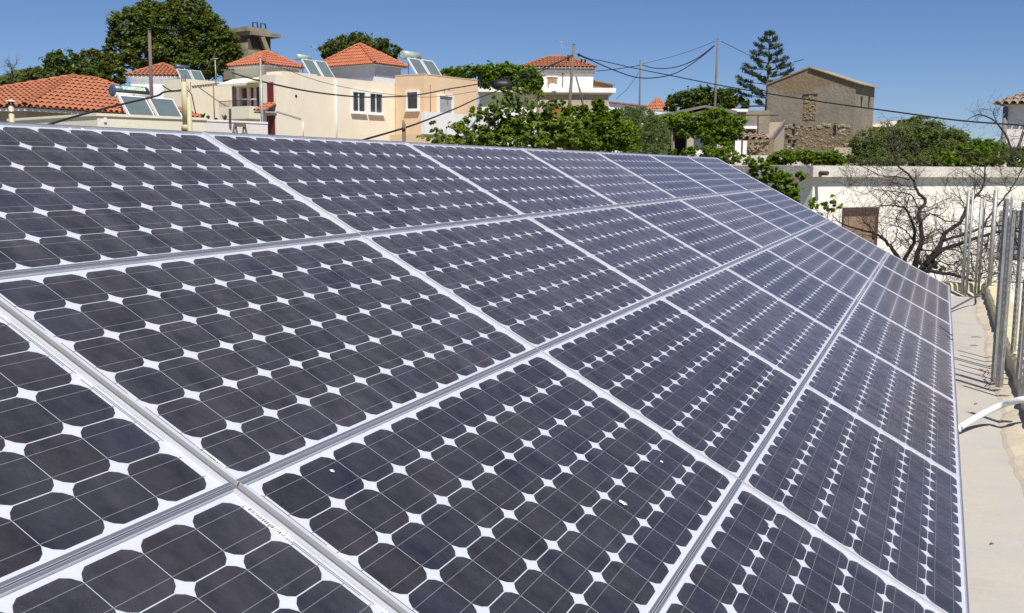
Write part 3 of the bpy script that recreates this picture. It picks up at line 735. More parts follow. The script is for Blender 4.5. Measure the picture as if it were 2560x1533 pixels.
# shed-like greyish wall face next to the flue
# ---- flue pipe
t = empty('flue_pipe', at(28, 310, 20), 'pale round flue pipe with a conical cap, left of the array top', 'chimney')
b0 = at(27, 330, 20); b1 = at(27.5, 262, 20)
b0 = Vector((b1.x, b1.y, 1.2)); MB().tube([b0, b1], .052, 14).build('pipe', M['ypipe'], t)
mb = MB(); mb.tube([b1 - Vector((0, 0, .16)), b1 - Vector((0, 0, .12))], .06, 14); mb.build('band', M['alu_dull'], t)
mb = MB()
for k in range(4):
    a = k * math.pi / 2 + .4; mb.box(b1.x + .045 * math.cos(a) - .008, b1.x + .045 * math.cos(a) + .008, b1.y + .045 * math.sin(a) - .008, b1.y + .045 * math.sin(a) + .008, b1.z, b1.z + .065)
mb.build('cap_struts', M['dark'], t)
mb = MB(); mb.tube([b1 + Vector((0, 0, .06)), b1 + Vector((0, 0, .068)), b1 + Vector((0, 0, .095))], [.108, .105, .02], 16); mb.build('cap', M['cream'], t)
# ---- near cream annexe wall (yellow-cream block right behind the array)
o = at(242, 283, 22.0); fr = Frame((o.x, o.y, 0), 20.0); zt = o.z
an = empty('flat_roofed_annexe', fr.p(2, 2, -3.2), 'low cream rendered annexe just behind the upper edge of the array', 'building')
a1 = fr.A(517, 295)[0]; b1_ = fr.B(20, 300)[0]
mb = MB(); fr.box(mb, 0, a1, 0, b1_, -3.3, zt - .06); mb.build('wall', M['cream2'], an)
mb = MB(); fr.box(mb, -.03, a1, -.03, b1_, zt - .058, zt); mb.build('coping', M['cream'], an)
mb = MB(); v = fr.A(229, 303)  # little vent
a_, z_ = fr.A(262, 300); fr.box(mb, a_ - .03, a_ + .03, -.03, -.002, z_ - .05, z_ + .05); mb.build('vent', M['trim'], an)
o2 = at(517, 298.5, 24.6); fr2 = Frame((o2.x, o2.y, 0), 18.0)
wl = empty('garden_wall', fr2.p(1, 0, -3.2), 'pinkish white terrace wall between the yellow pipes and the red door', 'wall')
a2 = fr2.A(669, 303)[0]; mb = MB(); fr2.box(mb, .01, a2, 0, .22, -3.3, o2.z - .05); mb.build('wall', M['pinkwhite'], wl)
mb = MB(); fr2.box(mb, .01, a2, -.015, .235, o2.z - .048, o2.z); mb.build('coping', M['white'], wl)
# small wooden trestle hung on the terrace wall
t = empty('wooden_trestle', at(600, 322, 23.8), 'small brown wooden trestle standing against the pinkish terrace wall', 'trestle')
tf = Frame(fr2.p(0, -.14, 0), 18.0)
x0, zt_ = tf.A(587, 306); x1, zb_ = tf.A(612, 336); zm = tf.A(600, 318)[1]
for (u, nm) in ((x0, 'leg'), (x1, 'leg')):
    for dv in (-.1, .1):
        mb = MB(); mb.bar(tf.p(u + dv * .6, 0, zb_), tf.p(u, 0, zt_ if dv < 0 else zm + .1), .035, .035); mb.build(nm, M['wood'], t)
mb = MB(); mb.bar(tf.p(x0, -.02, zm + .05), tf.p(x1, -.02, zm + .05), .04, .09); mb.build('rail', M['wood'], t)
# potted succulents along the terrace wall
for i, (px, py, h, mt_, lb) in enumerate([(507, 291, 14, 'leafbright', 'green potted succulent next to the yellow pipes'), (520, 294, 12, 'leafdark', 'dark green potted plant second along the wall top'),
        (541, 297, 7, 'cactus', 'low reddish plant third along the wall top'), (562, 297, 17, 'cactus', 'dark red spiky plant tallest on the wall top')]):
    c = at(px, py + 4, 25.2); t = empty('potted_plant', c, lb, 'plant', 'pots on the terrace wall'); k = 25.2 / F; mb = MB()
    for j in range(9):
        a = j * .7; d_ = Vector((math.cos(a) * .6, math.sin(a) * .6, 1)).normalized() * h * k * rnd.uniform(.6, 1.05)
        mb.tube([c, c + d_ * .5 + Vector((0, 0, .02)), c + d_], [.018, .026, .004], 5)
    me = mb.build('leaf_blades', M[mt_] if mt_ == 'cactus' else M['leafglossy'], t)
    MB().tube([c - Vector((0, 0, .16)), c - Vector((0, 0, .0))], [.06, .08], 10).build('pot', M['tile'], t)
t = c = at(575, 297, 25.0); tag(MB().bar(c - Vector((0, 0, .1)), at(575, 272, 25.0), .05, .05).build('wooden_stake', M['rustbrown']), 'short dark wooden stake above the terrace wall', 'stake')

# ---- cream painted pipes with cables
Dp = 18.0
t = empty('pipe_post', at(462, 340, Dp), 'thick cream painted pipe post carrying black cables, with rods at the top', 'post')
tp_ = at(460, 205, Dp); bt = Vector((tp_.x, tp_.y, at(464, 312, Dp).z)); MB().tube([bt, tp_], .052, 16).build('pipe', M['ypipe'], t)
MB().tube([bt - Vector((0, 0, .10)), bt - Vector((0, 0, .01)), bt], [.075, .075, .06], 14).build('collar', M['ypipe'], t)
MB().tube([bt - Vector((0, 0, 1.3)), bt - Vector((0, 0, .1))], .062, 12).build('base', M['concrete'], t)
for dx, h in ((-.045, .11), (.0, .08), (.03, .13)):
    MB().tube([tp_ + Vector((dx, 0, -.02)), tp_ + Vector((dx * 1.2, 0, h))], .008, 6).build('rod', M['rebar'], t)
t = empty('pipe_post', at(473, 345, Dp), 'thinner cream painted pipe post, shorter, right of the thick one', 'post')
tp2 = at(472, 243, Dp); MB().tube([Vector((tp2.x, tp2.y, 1.0)), tp2], .042, 14).build('pipe', M['ypipe'], t)
wires_up('power_cable', [(120, 312, 14), (190, 291, 15), (260, 272, 16), (330, 255, 17), (392, 240, 17.6), (412, 230, 17.8), (452, 227, 18)], .017, M['cable'], 'black cable rising from the array edge to the thick cream pipe', 'cable')
wires_up('power_cable', [(405, 213, 17.8), (418, 222, 17.9), (432, 227, 18), (455, 224, 18)], .010, M['cable'], 'short black cable loop left of the thick cream pipe', 'cable')
wires_up('power_cable', [(468, 226, 18), (478, 235, 18), (482, 250, 18.1), (486, 270, 18.2), (490, 284, 18.3)], .009, M['cable'], 'thin black cable hanging right of the cream pipes', 'cable')
tag(MB().tube(smooth([at(468, 216, 18), at(476, 228, 18), at(476, 205, 18)], 4), .006, 5).build('wire_stub', M['cable']), 'short curled wire end right of the pipe tops', 'wire')

# ---- solar heater 1
solar_heater('solar water heater with a dark tank lettered in green, behind the array', 293, 242, 31.0, 8.0, 'tank', .97, 54, True, 1.28, .19, -.35, .0)

# ---- house behind left: white upper storey with hip roof + cream flat block
o = at(461, 197, 58.0); fr = Frame((o.x, o.y, 0), H1); zt = o.z
h2 = empty('cream_house', fr.p(3, 3, -2), 'cream flat roofed house with a brown downpipe, left of the utility pole', 'house')
a1 = fr.A(579, 208)[0]; b1_ = fr.B(408, 203)[0]
mb = MB(); fr.box(mb, 0, a1, 0, b1_, -3.3, zt); mb.build('wall', M['cream'], h2)
a_, z0_ = fr.A(535, 300); _, z1_ = fr.A(533, 212); MB().tube([fr.p(a_, -.05, z0_ - 1), fr.p(a_, -.05, z1_)], .035, 8).build('downpipe', M['wood'], h2)
mb = MB()
for k in range(11):
    q = fr.A(482 + k * 6.4, 216.5 - k * .7); fr.box(mb, q[0] - .07, q[0] + .07, -.05, -.003, q[1], q[1] + .05)
mb.build('shadow_dashes', M['wood'], h2)  # dark stubs painted in for a row of small wall shadows
MB().tube([fr.p(a_ - 1, -.02, z1_ - .2), fr.p(a_ + .5, -.03, z1_ - 1.0), fr.p(a_ + 1.8, -.03, z1_ - 1.5)], .012, 5).build('wall_wire', M['greycable'], h2)
o = at(360, 186, 50.0); fr = Frame((o.x, o.y, 0), H1); 
h2b = empty('white_house', fr.p(3, 3, -2), 'white house with small terracotta hip roof behind the wooden pole', 'house')
# simple pyramid roof whose near corner is hidden behind the heater
q0, q1 = at(313, 192, 68), at(458, 186, 68)
wd = (q1 - q0).length; fr = Frame((q1.x, q1.y, 0), 55.0)
ze = (q0.z + q1.z) / 2; vb = Vector((q0.x - q1.x, q0.y - q1.y, 0)); hd = math.degrees(math.atan2(vb.x, vb.y)) + 90; fr = Frame((q1.x, q1.y, 0), hd)
zr = zrow(fr.p(wd / 2, wd * .42, 0), 161)
mb = MB(); fr.box(mb, .3, wd - .3, .25, wd - .25, -3.3, ze - .1); mb.build('wall', M['white'], h2b)
hip_roof(h2b, fr, 0, wd, 0, wd, ze, zr - ze, mt='tile', pitch=.26, row=.4)
mb = MB(); fr.box(mb, -.6, .3, .5, wd, -3.3, at(400, 214, 67).z); mb.build('terrace_wall', M['trim'], h2b)
solar_heater('small solar water heater on the cream flat roof in front of the huge tree', 440, 174, 65.0, H1, 'tank', .86, 54, False, 1.15, .17, -.25, .05)

# ---- house with balcony and dark red recess
o = at(658, 160, 56.0); fr = Frame((o.x, o.y, 0), H1); ze = o.z
h3 = empty('balcony_house', fr.p(3, 3, -2), 'white and cream house with dark red balcony recess and terracotta hip roof', 'house')
aR = fr.A(760, 171)[0]; bL = fr.B(569, 169)[0]
hip_roof(h3, fr, 0, aR, 0, bL, ze, zrow(fr.p(aR / 2, bL / 2, 0), 131) - ze, mt='tile2', pitch=.19, row=.32)
zb = fr.B(620, 222)[1]           # awning line
mb = MB(); fr.box(mb, .25, aR - .2, .2, bL - .3, -3.3 + 0, ze - .09)
# body is split: solid upper band, recess below on the left-facing wall
mb = MB()
b_r0, b_r1 = fr.B(654, 230)[0], fr.B(588, 230)[0]
zf = fr.B(620, 278)[1]; za = fr.B(620, 216)[1]
fr.box(mb, .25, aR - .2, .2, bL - .3, za, ze - .1)                 # upper band
fr.box(mb, .25, aR - .2, .2, bL - .3, -3.3, zf - .02)                # below balcony floor
fr.box(mb, .8, aR - .2, .2, bL - .3, zf - .02, za); fr.box(mb, .25, .8, .2, .34, zf - .02, za)      # behind and beside the recess
mb.build('wall', M['cream2'], h3)
mb = MB(); fr.box(mb, .76, .795, .36, bL - .32, zf, za); mb.build('recess_wall', M['darkred'], h3)
mb = MB(); fr.box(mb, .3, .5, bL - .55, bL - .35, zf, za); fr.box(mb, .3, .45, (b_r0 + b_r1) * .62, (b_r0 + b_r1) * .62 + .16, zf, za); mb.build('column', M['white'], h3)
bd = fr.B(641, 245, .7)[0]; mb = MB(); fr.box(mb, .70, .758, bd - .45, bd + .25, zf, zf + 2.0); dd = mb.build('door', M['trim'], h3)
mb = MB(); fr.box(mb, .68, .698, bd - .38, bd - .05, zf + .1, zf + 1.9); child(mb, 'pane', M['winglass'], dd, h3)
# balcony slab, parapet, railing and awning
bb0, bb1 = fr.B(658, 280)[0], fr.B(583, 280)[0]; zp0, zp1 = fr.B(620, 294)[1], fr.B(620, 269)[1]
mb = MB(); fr.box(mb, -1.0, .2, bb0, bb1, zp0 - .12, zp0); fr.box(mb, -1.0, -.9, bb0, bb1, zp0, zp1); fr.box(mb, -.9, .2, bb0, bb0 + .1, zp0, zp1); fr.box(mb, -.9, .2, bb1 - .1, bb1, zp0, zp1)
mb.build('balcony', M['cream2'], h3)
mb = MB()
for k in range(24):
    b_ = bb0 + (bb1 - bb0) * k / 23; mb.tube([fr.p(-.95, b_, zp1), fr.p(-.95, b_, zp1 + .32)], .012, 5)
mb.tube([fr.p(-.95, bb0, zp1 + .32), fr.p(-.95, bb1, zp1 + .32)], .02, 6); mb.build('railing', M['black'], h3)
zaw0, zaw1 = fr.B(600, 196)[1], fr.B(600, 213)[1]
mb = MB(); N_ = 16; w0, w1 = fr.B(652, 205)[0], fr.B(578, 205)[0]
mb.poly([fr.p(.15, w0, zaw0), fr.p(.15, w1, zaw0), fr.p(-1.0, w1, zaw1), fr.p(-1.0, w0, zaw1)])
for k in range(N_):
    c0, c1 = w0 + (w1 - w0) * k / N_, w0 + (w1 - w0) * (k + 1) / N_
    mb.poly([fr.p(-1.0, c0, zaw1), fr.p(-1.0, c1, zaw1), fr.p(-1.0, c1 - (c1 - c0) * .15, zaw1 - .12), fr.p(-1.0, (c0 + c1) / 2, zaw1 - .18), fr.p(-1.0, c0 + (c1 - c0) * .15, zaw1 - .12)])
aw = mb.build('awning', M['awning'], h3)
mb = MB(); fr.box(mb, -.55, .05, fr.B(640, 274)[0], fr.B(640, 274)[0] + .9, zf + .62, zf + .66); mb.build('table', M['trim'], h3)
# ---- cream/peach house in the middle
Dm = 50.0
o = at(688, 178, Dm); fr = Frame((o.x, o.y, 0), H1); zt = o.z
h4 = empty('rendered_house', fr.p(4, 4, -2), 'large cream and peach house with white framed windows behind the array', 'house')
a1 = fr.A(989, 186)[0]; b1_ = 7.0
# slot wall strip left of the main face (with tall red slot window and tiled porch)
mb = MB(); zs = at(665, 186, Dm).z; bs = fr.B(661, 186)[0]; fr.box(mb, .02, 3, .01, bs, -3.3, zs); mb.build('side_wall', M['cream2'], h4)
s0 = fr.B(691, 204); w_ = MB(); b0_, z1_ = fr.B(688, 205); b1s, z0_ = fr.B(678.5, 256); fr.box(w_, -.015, .015, .15, .15 + abs(b1s - b0_) + .15, z0_, z1_); w_.build('slot_window', M['darkred'], h4)
b0_, z1_ = fr.B(687, 289); fr.box(w2 := MB(), -.03, .015, .1, bs - .12, -3.3, z1_); w2.build('red_door', M['darkred'], h4)
zc0, zc1 = fr.B(680, 279)[1], fr.B(680, 266)[1]
cu = bs
c0, c1 = fr.p(-.7, -.05, zc0), fr.p(-.7, cu, zc0); d0, d1 = fr.p(0, -.05, zc1 + .1), fr.p(0, cu, zc1 + .1)
pr_ = empty('x', fr.p(0, 0, 0)); bpy.data.objects.remove(pr_)
slope_tiles(h4, c1, c0, d1, d0, .25, .33, 0, 'tile2')
mb = MB(); fr.box(mb, -.72, 0, -.05, cu, zc0 - .1, zc0 - .02); mb.build('porch_fascia', M['greyshutter'], h4)
# main face with stepped parapet
def strip(name, mt, pxs, b_depth, b0=0.0):
    for k, (x0, x1, yt) in enumerate(pxs):
        a0_, z_ = fr.A(x0, yt); a1_ = fr.A(x1, yt)[0]
        mb = MB(); fr.box(mb, a0_ + (.001 if k else 0), a1_, b0, b_depth, -3.3, z_); mb.build(name, M[mt], h4)
strip('wall', 'cream', [(688, 706, 186), (706, 793, 177.5), (793, 836, 190), (836, 989, 194)], 1.2)
aP = fr.A(989, 186)[0]
# peach wing: stands slightly proud, its own corner at x=1060
oP = at(1060, 186, 55.6); frp = Frame((oP.x, oP.y, 0), H1); zp = oP.z
bP = frp.B(988, 186)[0]; aPR = frp.A(1194, 201)[0]
mb = MB(); frp.box(mb, 0, aPR, 0, bP, -3.3, zp); mb.build('peach_wall', M['peach'], h4)
mb = MB(); frp.box(mb, -.02, aPR + .02, -.02, bP + .02, zp, zp + .04); mb.build('coping', M['peach'], h4)
mb = MB(); fr.box(mb, 1.2, aP - .3, 1.21, 2.6, -3.3, at(840, 215, Dm + 2).z); mb.build('roof_deck_block', M['cream'], h4)
# upper storey
oU = at(937, 158.5, 59.5); fru = Frame((oU.x, oU.y, 0), H1); zu = oU.z
aU = fru.A(1020, 171)[0]; bU = fru.B(782, 168)[0]
hip_roof(h4, fru, 0, aU, 0, bU, zu, zrow(fru.p(aU / 2, bU / 2, 0), 112) - zu, mt='tile2', pitch=.19, row=.32, ridge=((aU / 2, bU / 2 - .01), (aU / 2, bU / 2 + .01)))
mb = MB(); fru.box(mb, .3, aU - .3, .3, bU - .3, 2, zu - .1); mb.build('upper_wall', M['white'], h4)
win(h4, fr, 'A', 877, 914, 225, 284, .10, .09, bars=1)
win(h4, fr, 'A', 920, 957, 229, 287, .10, .09, bars=1)
win(h4, frp, 'B', 1016, 1049, 227, 276, .10, .09)
win(h4, frp, 'A', 1093, 1132, 234, 290, .12, .10, 'greyshutter', sill=False)
a_, z0_ = fr.A(840, 350); z1_ = fr.A(840, 201)[1]; MB().tube([fr.p(a_, -.05, z0_ - 1), fr.p(a_, -.05, z1_)], .045, 8).build('downpipe', M['white'], h4)
a_, z_ = fr.A(740, 240.5); MB().tube([fr.p(a_, -.02, z_), fr.p(a_, .01, z_)], .07, 12).build('vent_hole', M['dark'], h4)
a_, z1_ = frp.A(1075, 212); z0_ = frp.A(1075, 280)[1]; MB().tube([frp.p(a_, -.03, z0_), frp.p(a_, -.03, z1_)], .018, 6).build('cable_run', M['wood'], h4)
a_, z_ = frp.A(1110, 226); MB().tube([frp.p(a_, -.0, z_), frp.p(a_, -.35, z_ + .08), frp.p(a_, -.38, z_ - .05)], .03, 6).build('wall_lamp', M['greycable'], h4)
a_, z1_ = fr.A(756, 305); z0_ = fr.A(756, 345)[1]; MB().tube([fr.p(a_, -.04, z0_), fr.p(a_, -.04, z1_)], .025, 6).build('small_pipe', M['cream'], h4)
a2_, z2_ = fr.A(752, 297); MB().tube([fr.p(a2_ - 1.6, -.03, z2_ + .3), fr.p(a2_, -.03, z2_)], .012, 5).build('wall_wire', M['greycable'], h4)
# white terrace parapet in front of the peach wing
oT = at(1061, 279, 51.5); frt = Frame((oT.x, oT.y, 0), H1)
tw = empty('terrace_wall', frt.p(1, 0, -2), 'lilac white terrace wall below the peach wing, partly behind leaves', 'wall')
aT = frt.A(1250, 285)[0]; zT0 = frt.A(1120, 338)[1]
mb = MB(); frt.box(mb, 0, aT, 0, .2, zT0, oT.z); mb.build('parapet', M['white'], tw)
mb = MB(); frt.box(mb, .1, aT, .08, 2.5, -3.3, zT0); mb.build('base', M['peach'], tw)
solar_heater('solar water heater with pale tank between the two bright terracotta roofs', 752, 150, 57.0, H1, 'tankpale', .86, 52, False, 1.1, .2, -.5, -.02)
solar_heater('solar water heater with pale tank on the peach wing roof', 1017, 147, 57.0, H1, 'tankpale', 1.02, 52, False, 1.32, .24, -.42, -.04)

# ---- brown concrete tower house
o = at(617, 76, 95.0); fr = Frame((o.x, o.y, 0), 18.0)
tw2 = empty('concrete_tower', fr.p(2, 2, 0), 'unfinished brown concrete tower block with flat slab roof beside the big tree', 'building')
zt = at(617, 66, 95).z; zs = at(617, 76.5, 95).z; aR = fr.A(672, 86)[0]; bL = fr.B(540, 76)[0]
mb = MB(); fr.box(mb, 0, aR, 0, bL, zs, zt); mb.build('roof_slab', M['concrete'], tw2)
mb = MB(); fr.box(mb, .4, fr.A(697, 84)[0], -.3, bL, zs - .35, zs - .003); mb.build('slab_edge', M['concrete'], tw2)
mb = MB(); fr.box(mb, .35, fr.A(682, 110)[0], .35, bL - .3, ground_z(o.x, o.y), zs - .352); mb.build('wall', M['brownconc'], tw2)
zl0, zl1 = fr.A(640, 142)[1], fr.A(640, 126)[1]
mb = MB(); fr.box(mb, .1, 3.6, .1, .345, zl0 - 2, zl1); fr.box(mb, .1, .347, .35, 4.2, zl0 - 2, fr.B(600, 108)[1]); mb.build('lower_wall', M['concrete'], tw2)
a0_, a1_ = fr.A(650, 82), fr.A(668, 132); mb = MB(); mb.bar(fr.p(a0_[0], .05, a0_[1]), fr.p(a1_[0], -.1, a1_[1]), .55, .4); mb.build('leaning_beam', M['concrete'], tw2)
mb = MB(); c = fr.p(aR * .45, .6, zt); mb.tube([c, c + Vector((0, 0, .5)), c + fr.a * .5 + Vector((0, 0, .55)), c + fr.a * .55], .07, 6); c = c + fr.a * .9; mb.tube([c, c + Vector((0, 0, .55)), c + fr.a * .5 + Vector((0, 0, .5)), c + fr.a * .6], .07, 6); mb.build('bent_pipes', M['black'], tw2)

# ---- white house with terrace, vines and old tile roof in the centre
o = at(1484, 169, 92.0); fr = Frame((o.x, o.y, 0), 60.0)
h5 = empty('white_house', at(1420, 300, 92), 'white house with faded terracotta roof and broad terrace behind the tall pole', 'house')
# front-facing (left-receding) wall is face B
qL, qR = at(1302, 167, 92), at(1490, 168, 92); wd = (qR - qL).length
vb = (qR - qL); hd = math.degrees(math.atan2(vb.x, vb.y)); fr = Frame((qL.x, qL.y, 0), hd)    # a runs left to right, b into depth
ze = qL.z; dp = wd * .8
hip_roof(h5, fr, 0, wd, 0, dp, ze, zrow(fr.p(wd / 2, dp / 2, 0), 142) - ze, mt='tile', pitch=.34, row=.5)
zw = fr.A(1400, 182)[1]
mb = MB(); fr.box(mb, .1, wd - .1, .1, dp - .2, zw, ze - .1); mb.build('eaves_shadow', M['sheet'], h5)  # soffit shadow under the eaves, painted as a grey band
mb = MB(); fr.box(mb, .3, fr.A(1483, 200, .3)[0], .3, dp - .3, -1, zw - .002); mb.build('wall', M['white'], h5)
f3 = Frame(fr.p(0, .3, 0), hd)
x0, z1_ = f3.A(1369, 193); x1, z0_ = f3.A(1392, 221); mb = MB(); f3.box(mb, x0, x1, -.03, -.003, z0_, z1_); mb.build('shutter', M['plywood'], h5)
mb = MB(); f3.box(mb, x0 - .1, x1 + .1, -.10, -.031, z1_, z1_ + .12); mb.build('lintel', M['trim'], h5)
x_, z_ = f3.A(1407, 182); MB().tube([f3.p(x_, -.05, z_ - 2.0), f3.p(x_, -.05, z_)], .05, 6).build('downpipe', M['wood'], h5)
x0, z_ = f3.A(1406, 220); x1 = f3.A(1426, 220)[0]; mb = MB(); f3.box(mb, x0, x1, -.08, -.004, z_ - .06, z_); mb.build('ledge', M['wood'], h5)
# terrace slab, parapet and lower wall
ft = Frame(fr.p(0, -2.5, 0), hd); tz1 = ft.A(1400, 219)[1]; tz0 = ft.A(1400, 231)[1]; x0 = ft.A(1195, 225)[0]; x1 = ft.A(1540, 225)[0]
mb = MB(); ft.box(mb, x0, x1, 0, .25, tz0, tz1); mb.build('parapet', M['white'], h5)
mb = MB(); ft.box(mb, x0, x1 - .3, .1, 6, tz0 - .15, tz0 - .002); mb.build('terrace_slab', M['cream'], h5)
mb = MB(); ft.box(mb, ft.A(1345, 240)[0], x1 - .6, .4, 6, -2, tz0 - .152); mb.build('lower_wall', M['greige'], h5)
mb = MB(); ft.box(mb, x0 + .1, ft.A(1345, 240)[0] - .01, .8, 6, -2, tz0 - .152); mb.build('lower_white_wall', M['white'], h5)
# lean-to shed at right
fs = Frame(fr.p(0, .8, 0), hd); x0, z1_ = fs.A(1484, 203); x1, z2_ = fs.A(1532, 214); zb_ = fs.A(1500, 224)[1]
mb = MB(); mb.hexa([fs.p(x0 + .02, 0, zb_), fs.p(x1, 0, zb_), fs.p(x1, 3, zb_), fs.p(x0 + .02, 3, zb_), fs.p(x0 + .02, 0, z1_), fs.p(x1, 0, z2_), fs.p(x1, 3, z2_), fs.p(x0 + .02, 3, z1_)]); mb.build('shed', M['plywood'], h5)
mb = MB(); mb.bar(fs.p(x0 - .1, 0, z1_ + .08), fs.p(x1 + .2, 0, z2_ + .08), .5, .12); mb.build('shed_roof', M['concrete'], h5)
# satellite dish
dc = at(1388, 221, 89); t = empty('satellite_dish', dc, 'white satellite dish tilted on the terrace left of the tall pole', 'satellite dish')
dn_ = (CAM - dc).normalized() * .35 + Vector((.35, -.1, .9)); dn_.normalize(); ux = dn_.cross(Vector((0, 0, 1))).normalized(); uy = ux.cross(dn_)
mb = MB(); R0 = .62; rings = [(0, 0), (.35, .02), (.7, .08), (1, .17)]
for i in range(3):
    for k in range(18):
        t0, t1 = 2 * math.pi * k / 18, 2 * math.pi * (k + 1) / 18
        def P_(rr, t): return dc + (ux * math.cos(t) + uy * math.sin(t)) * R0 * rr[0] + dn_ * rr[1] * R0
        mb.poly([P_(rings[i], t0), P_(rings[i + 1], t0), P_(rings[i + 1], t1), P_(rings[i], t1)], True)
mb.build('dish', M['trim'], t); MB().tube([dc, dc - dn_ * .2, dc - Vector((0, 0, .6))], .04, 6).build('mount', M['steel'], t); MB().tube([dc - uy * .55, dc + dn_ * .6], .02, 5).build('feed_arm', M['steel'], t)
# roof aerial
c = at(1406, 146, 91); t = empty('roof_aerial', c, 'thin television aerial above the faded terracotta roof', 'aerial')
c1 = at(1404, 103, 91); MB().tube([c, c1], .018, 5).build('mast', M['steel'], t)
e0, e1 = at(1388, 101, 91), at(1420, 111, 91); MB().tube([e0, e1], .03, 5).build('boom', M['steel'], t)
mb = MB()
for k in range(7):
    q = e0.lerp(e1, k / 6); mb.tube([q - CF * .35 - Vector((0, 0, .12)), q + CF * .35 + Vector((0, 0, .12))], .014, 4)
mb.build('elements', M['steel'], t)
# black water tank on the terrace
c = at(1255, 213, 82.5); t = empty('water_tank', c, 'black plastic water tank lying on the terrace under the vines', 'water tank')
u_ = fr.a; MB().tube([c - u_ * .72, c - u_ * .62, c - u_ * .3, c + u_ * .3, c + u_ * .62, c + u_ * .72], [.2, .34, .42, .42, .34, .2], 16).build('body', M['black'], t)
MB().tube([c + Vector((0, 0, .38)), c + Vector((0, 0, .48))], .14, 10).build('lid', M['black'], t)
# clothes / laundry specks left out; terrace vine pergola
vb_ = [(1120, 186, 26, 13), (1165, 180, 30, 14), (1215, 178, 34, 16), (1265, 176, 34, 16), (1310, 182, 30, 18), (1335, 200, 22, 22), (1280, 200, 30, 16), (1230, 196, 24, 12), (1345, 225, 12, 18)]
bp = at(1250, 230, 84); t = empty('vine_pergola', bp, 'leafy vine covering a pergola on the white terrace', 'vine')
for px, py in ((1200, 222), (1247, 222), (1341, 224)):
    q = at(px, py, 84); MB().tube([q, Vector((q.x, q.y, at(px, 178, 84).z))], .05, 6).build('post', M['wood'], t)
MB().bar(at(1130, 183, 84), at(1350, 181, 84), .08, .08).build('beam', M['wood'], t)
c = leaves('foliage', vb_, 84, 15000, .34, M['leafbright'], t, seed=21, clump=.34, thick=.6); c['kind'] = 'stuff'
c = leaves('foliage_shade_tint', [(1150, 196, 20, 12), (1220, 205, 34, 14), (1290, 210, 34, 16), (1330, 215, 20, 20)], 86.5, 7000, .32, M['leafdark'], t, seed=22, clump=.34, thick=.5); c['kind'] = 'stuff'  # shade within the vine put into a darker leaf colour

# ---- far small houses
o = at(1642, 272, 120); fr = Frame((o.x, o.y, 0), 25.0)
t = empty('far_house', o, 'small far house with a bright red pyramid roof left of the round tree', 'house')
aR = fr.A(1674, 270)[0]; bL = fr.B(1612, 270)[0]
hip_roof(t, fr, 0, aR, 0, bL, o.z, zrow(fr.p(aR / 2, bL / 2, 0), 248) - o.z, mt='tile2', pitch=.35, row=.5)
mb = MB(); fr.box(mb, .3, aR - .3, .3, bL - .3, -1, o.z - .1); mb.build('wall', M['greige'], t)
mb = MB(); fr.box(mb, -1.5, aR + 1, -1.5, bL + 1, -1, at(1640, 281, 118).z); mb.build('terrace', M['cream'], t)
o = at(1612, 266, 108); fr = Frame((o.x, o.y, 0), 60.0)
t = empty('far_house', o, 'low long white house with a thin pink roof edge behind the bushes', 'house')
qL, qR = at(1546, 258, 105), at(1616, 266, 110); v_ = qR - qL; fr = Frame((qL.x, qL.y, 0), math.degrees(math.atan2(v_.x, v_.y))); L_ = v_.length
mb = MB(); mb.hexa([fr.p(-2, 0, -1), fr.p(L_, 0, -1), fr.p(L_, 5, -1), fr.p(-2, 5, -1), fr.p(-2, 0, qL.z - .1), fr.p(L_, 0, qR.z - .1), fr.p(L_, 5, qR.z - .1), fr.p(-2, 5, qL.z - .1)]); mb.build('wall', M['white'], t)
mb = MB(); mb.bar(fr.p(-2, 1, qL.z), fr.p(L_ + .2, 1, qR.z), 2.4, .14); mb.build('roof_edge', M['tile'], t)
mb = MB()
for a in (1.2, 3.4): fr.box(mb, L_ * a / 5, L_ * a / 5 + 1.2, -.03, -.003, qR.z - .5, qR.z - .25)
mb.build('slit_window', M['dark'], t)
mb = MB(); q = at(1560, 279, 100); fr.box(mb, -4, L_, -3, -2.6, -1, at(1580, 274, 102).z); mb.build('front_wall', M['white'], t)

# ---- gabled shed house behind the pergola
oL, oR = at(1640, 291, 46), at(1832, 277, 46); pk = at(1764, 263, 46)
t = empty('gabled_shed', at(1760, 330, 46), 'beige gabled shed with dark grey roof edges behind the leafy pergola', 'shed')
v_ = oR - oL; hd = math.degrees(math.atan2(v_.x, v_.y)); fr = Frame((oL.x, oL.y, 0), hd); L_ = Vector((v_.x, v_.y, 0)).length
ap = fr.A(1764, 263)[0]; zr0 = oL.z - .05; z0 = -3.3
def gable(fr, a0, a1, ap, ze0, ze1, zp, b0, b1, name, mt, parent, zb=-3.3):
    mb = MB(); f0 = [fr.p(a0, b0, zb), fr.p(a1, b0, zb), fr.p(a1, b0, ze1), fr.p(ap, b0, zp), fr.p(a0, b0, ze0)]; f1 = [Vector(p) + fr.b * (b1 - b0) for p in f0]
    mb.poly(f0); mb.poly(list(reversed(f1)))
    for i in range(5): mb.poly([f0[i], f1[i], f1[(i + 1) % 5], f0[(i + 1) % 5]])
    return mb.build(name, M[mt], parent)
gable(fr, .1, L_ - .1, ap, oL.z - .22, oR.z - .22, pk.z - .2, .5, 6, 'wall', 'cream2', t)
mb = MB(); mb.hexa([fr.p(-.3, 0, oL.z - .16), fr.p(ap, 0, pk.z - .1), fr.p(ap, 6.5, pk.z - .1), fr.p(-.3, 6.5, oL.z - .16), fr.p(-.3, 0, oL.z), fr.p(ap, 0, pk.z), fr.p(ap, 6.5, pk.z), fr.p(-.3, 6.5, oL.z)]); mb.build('roof_slope', M['sheet'], t)
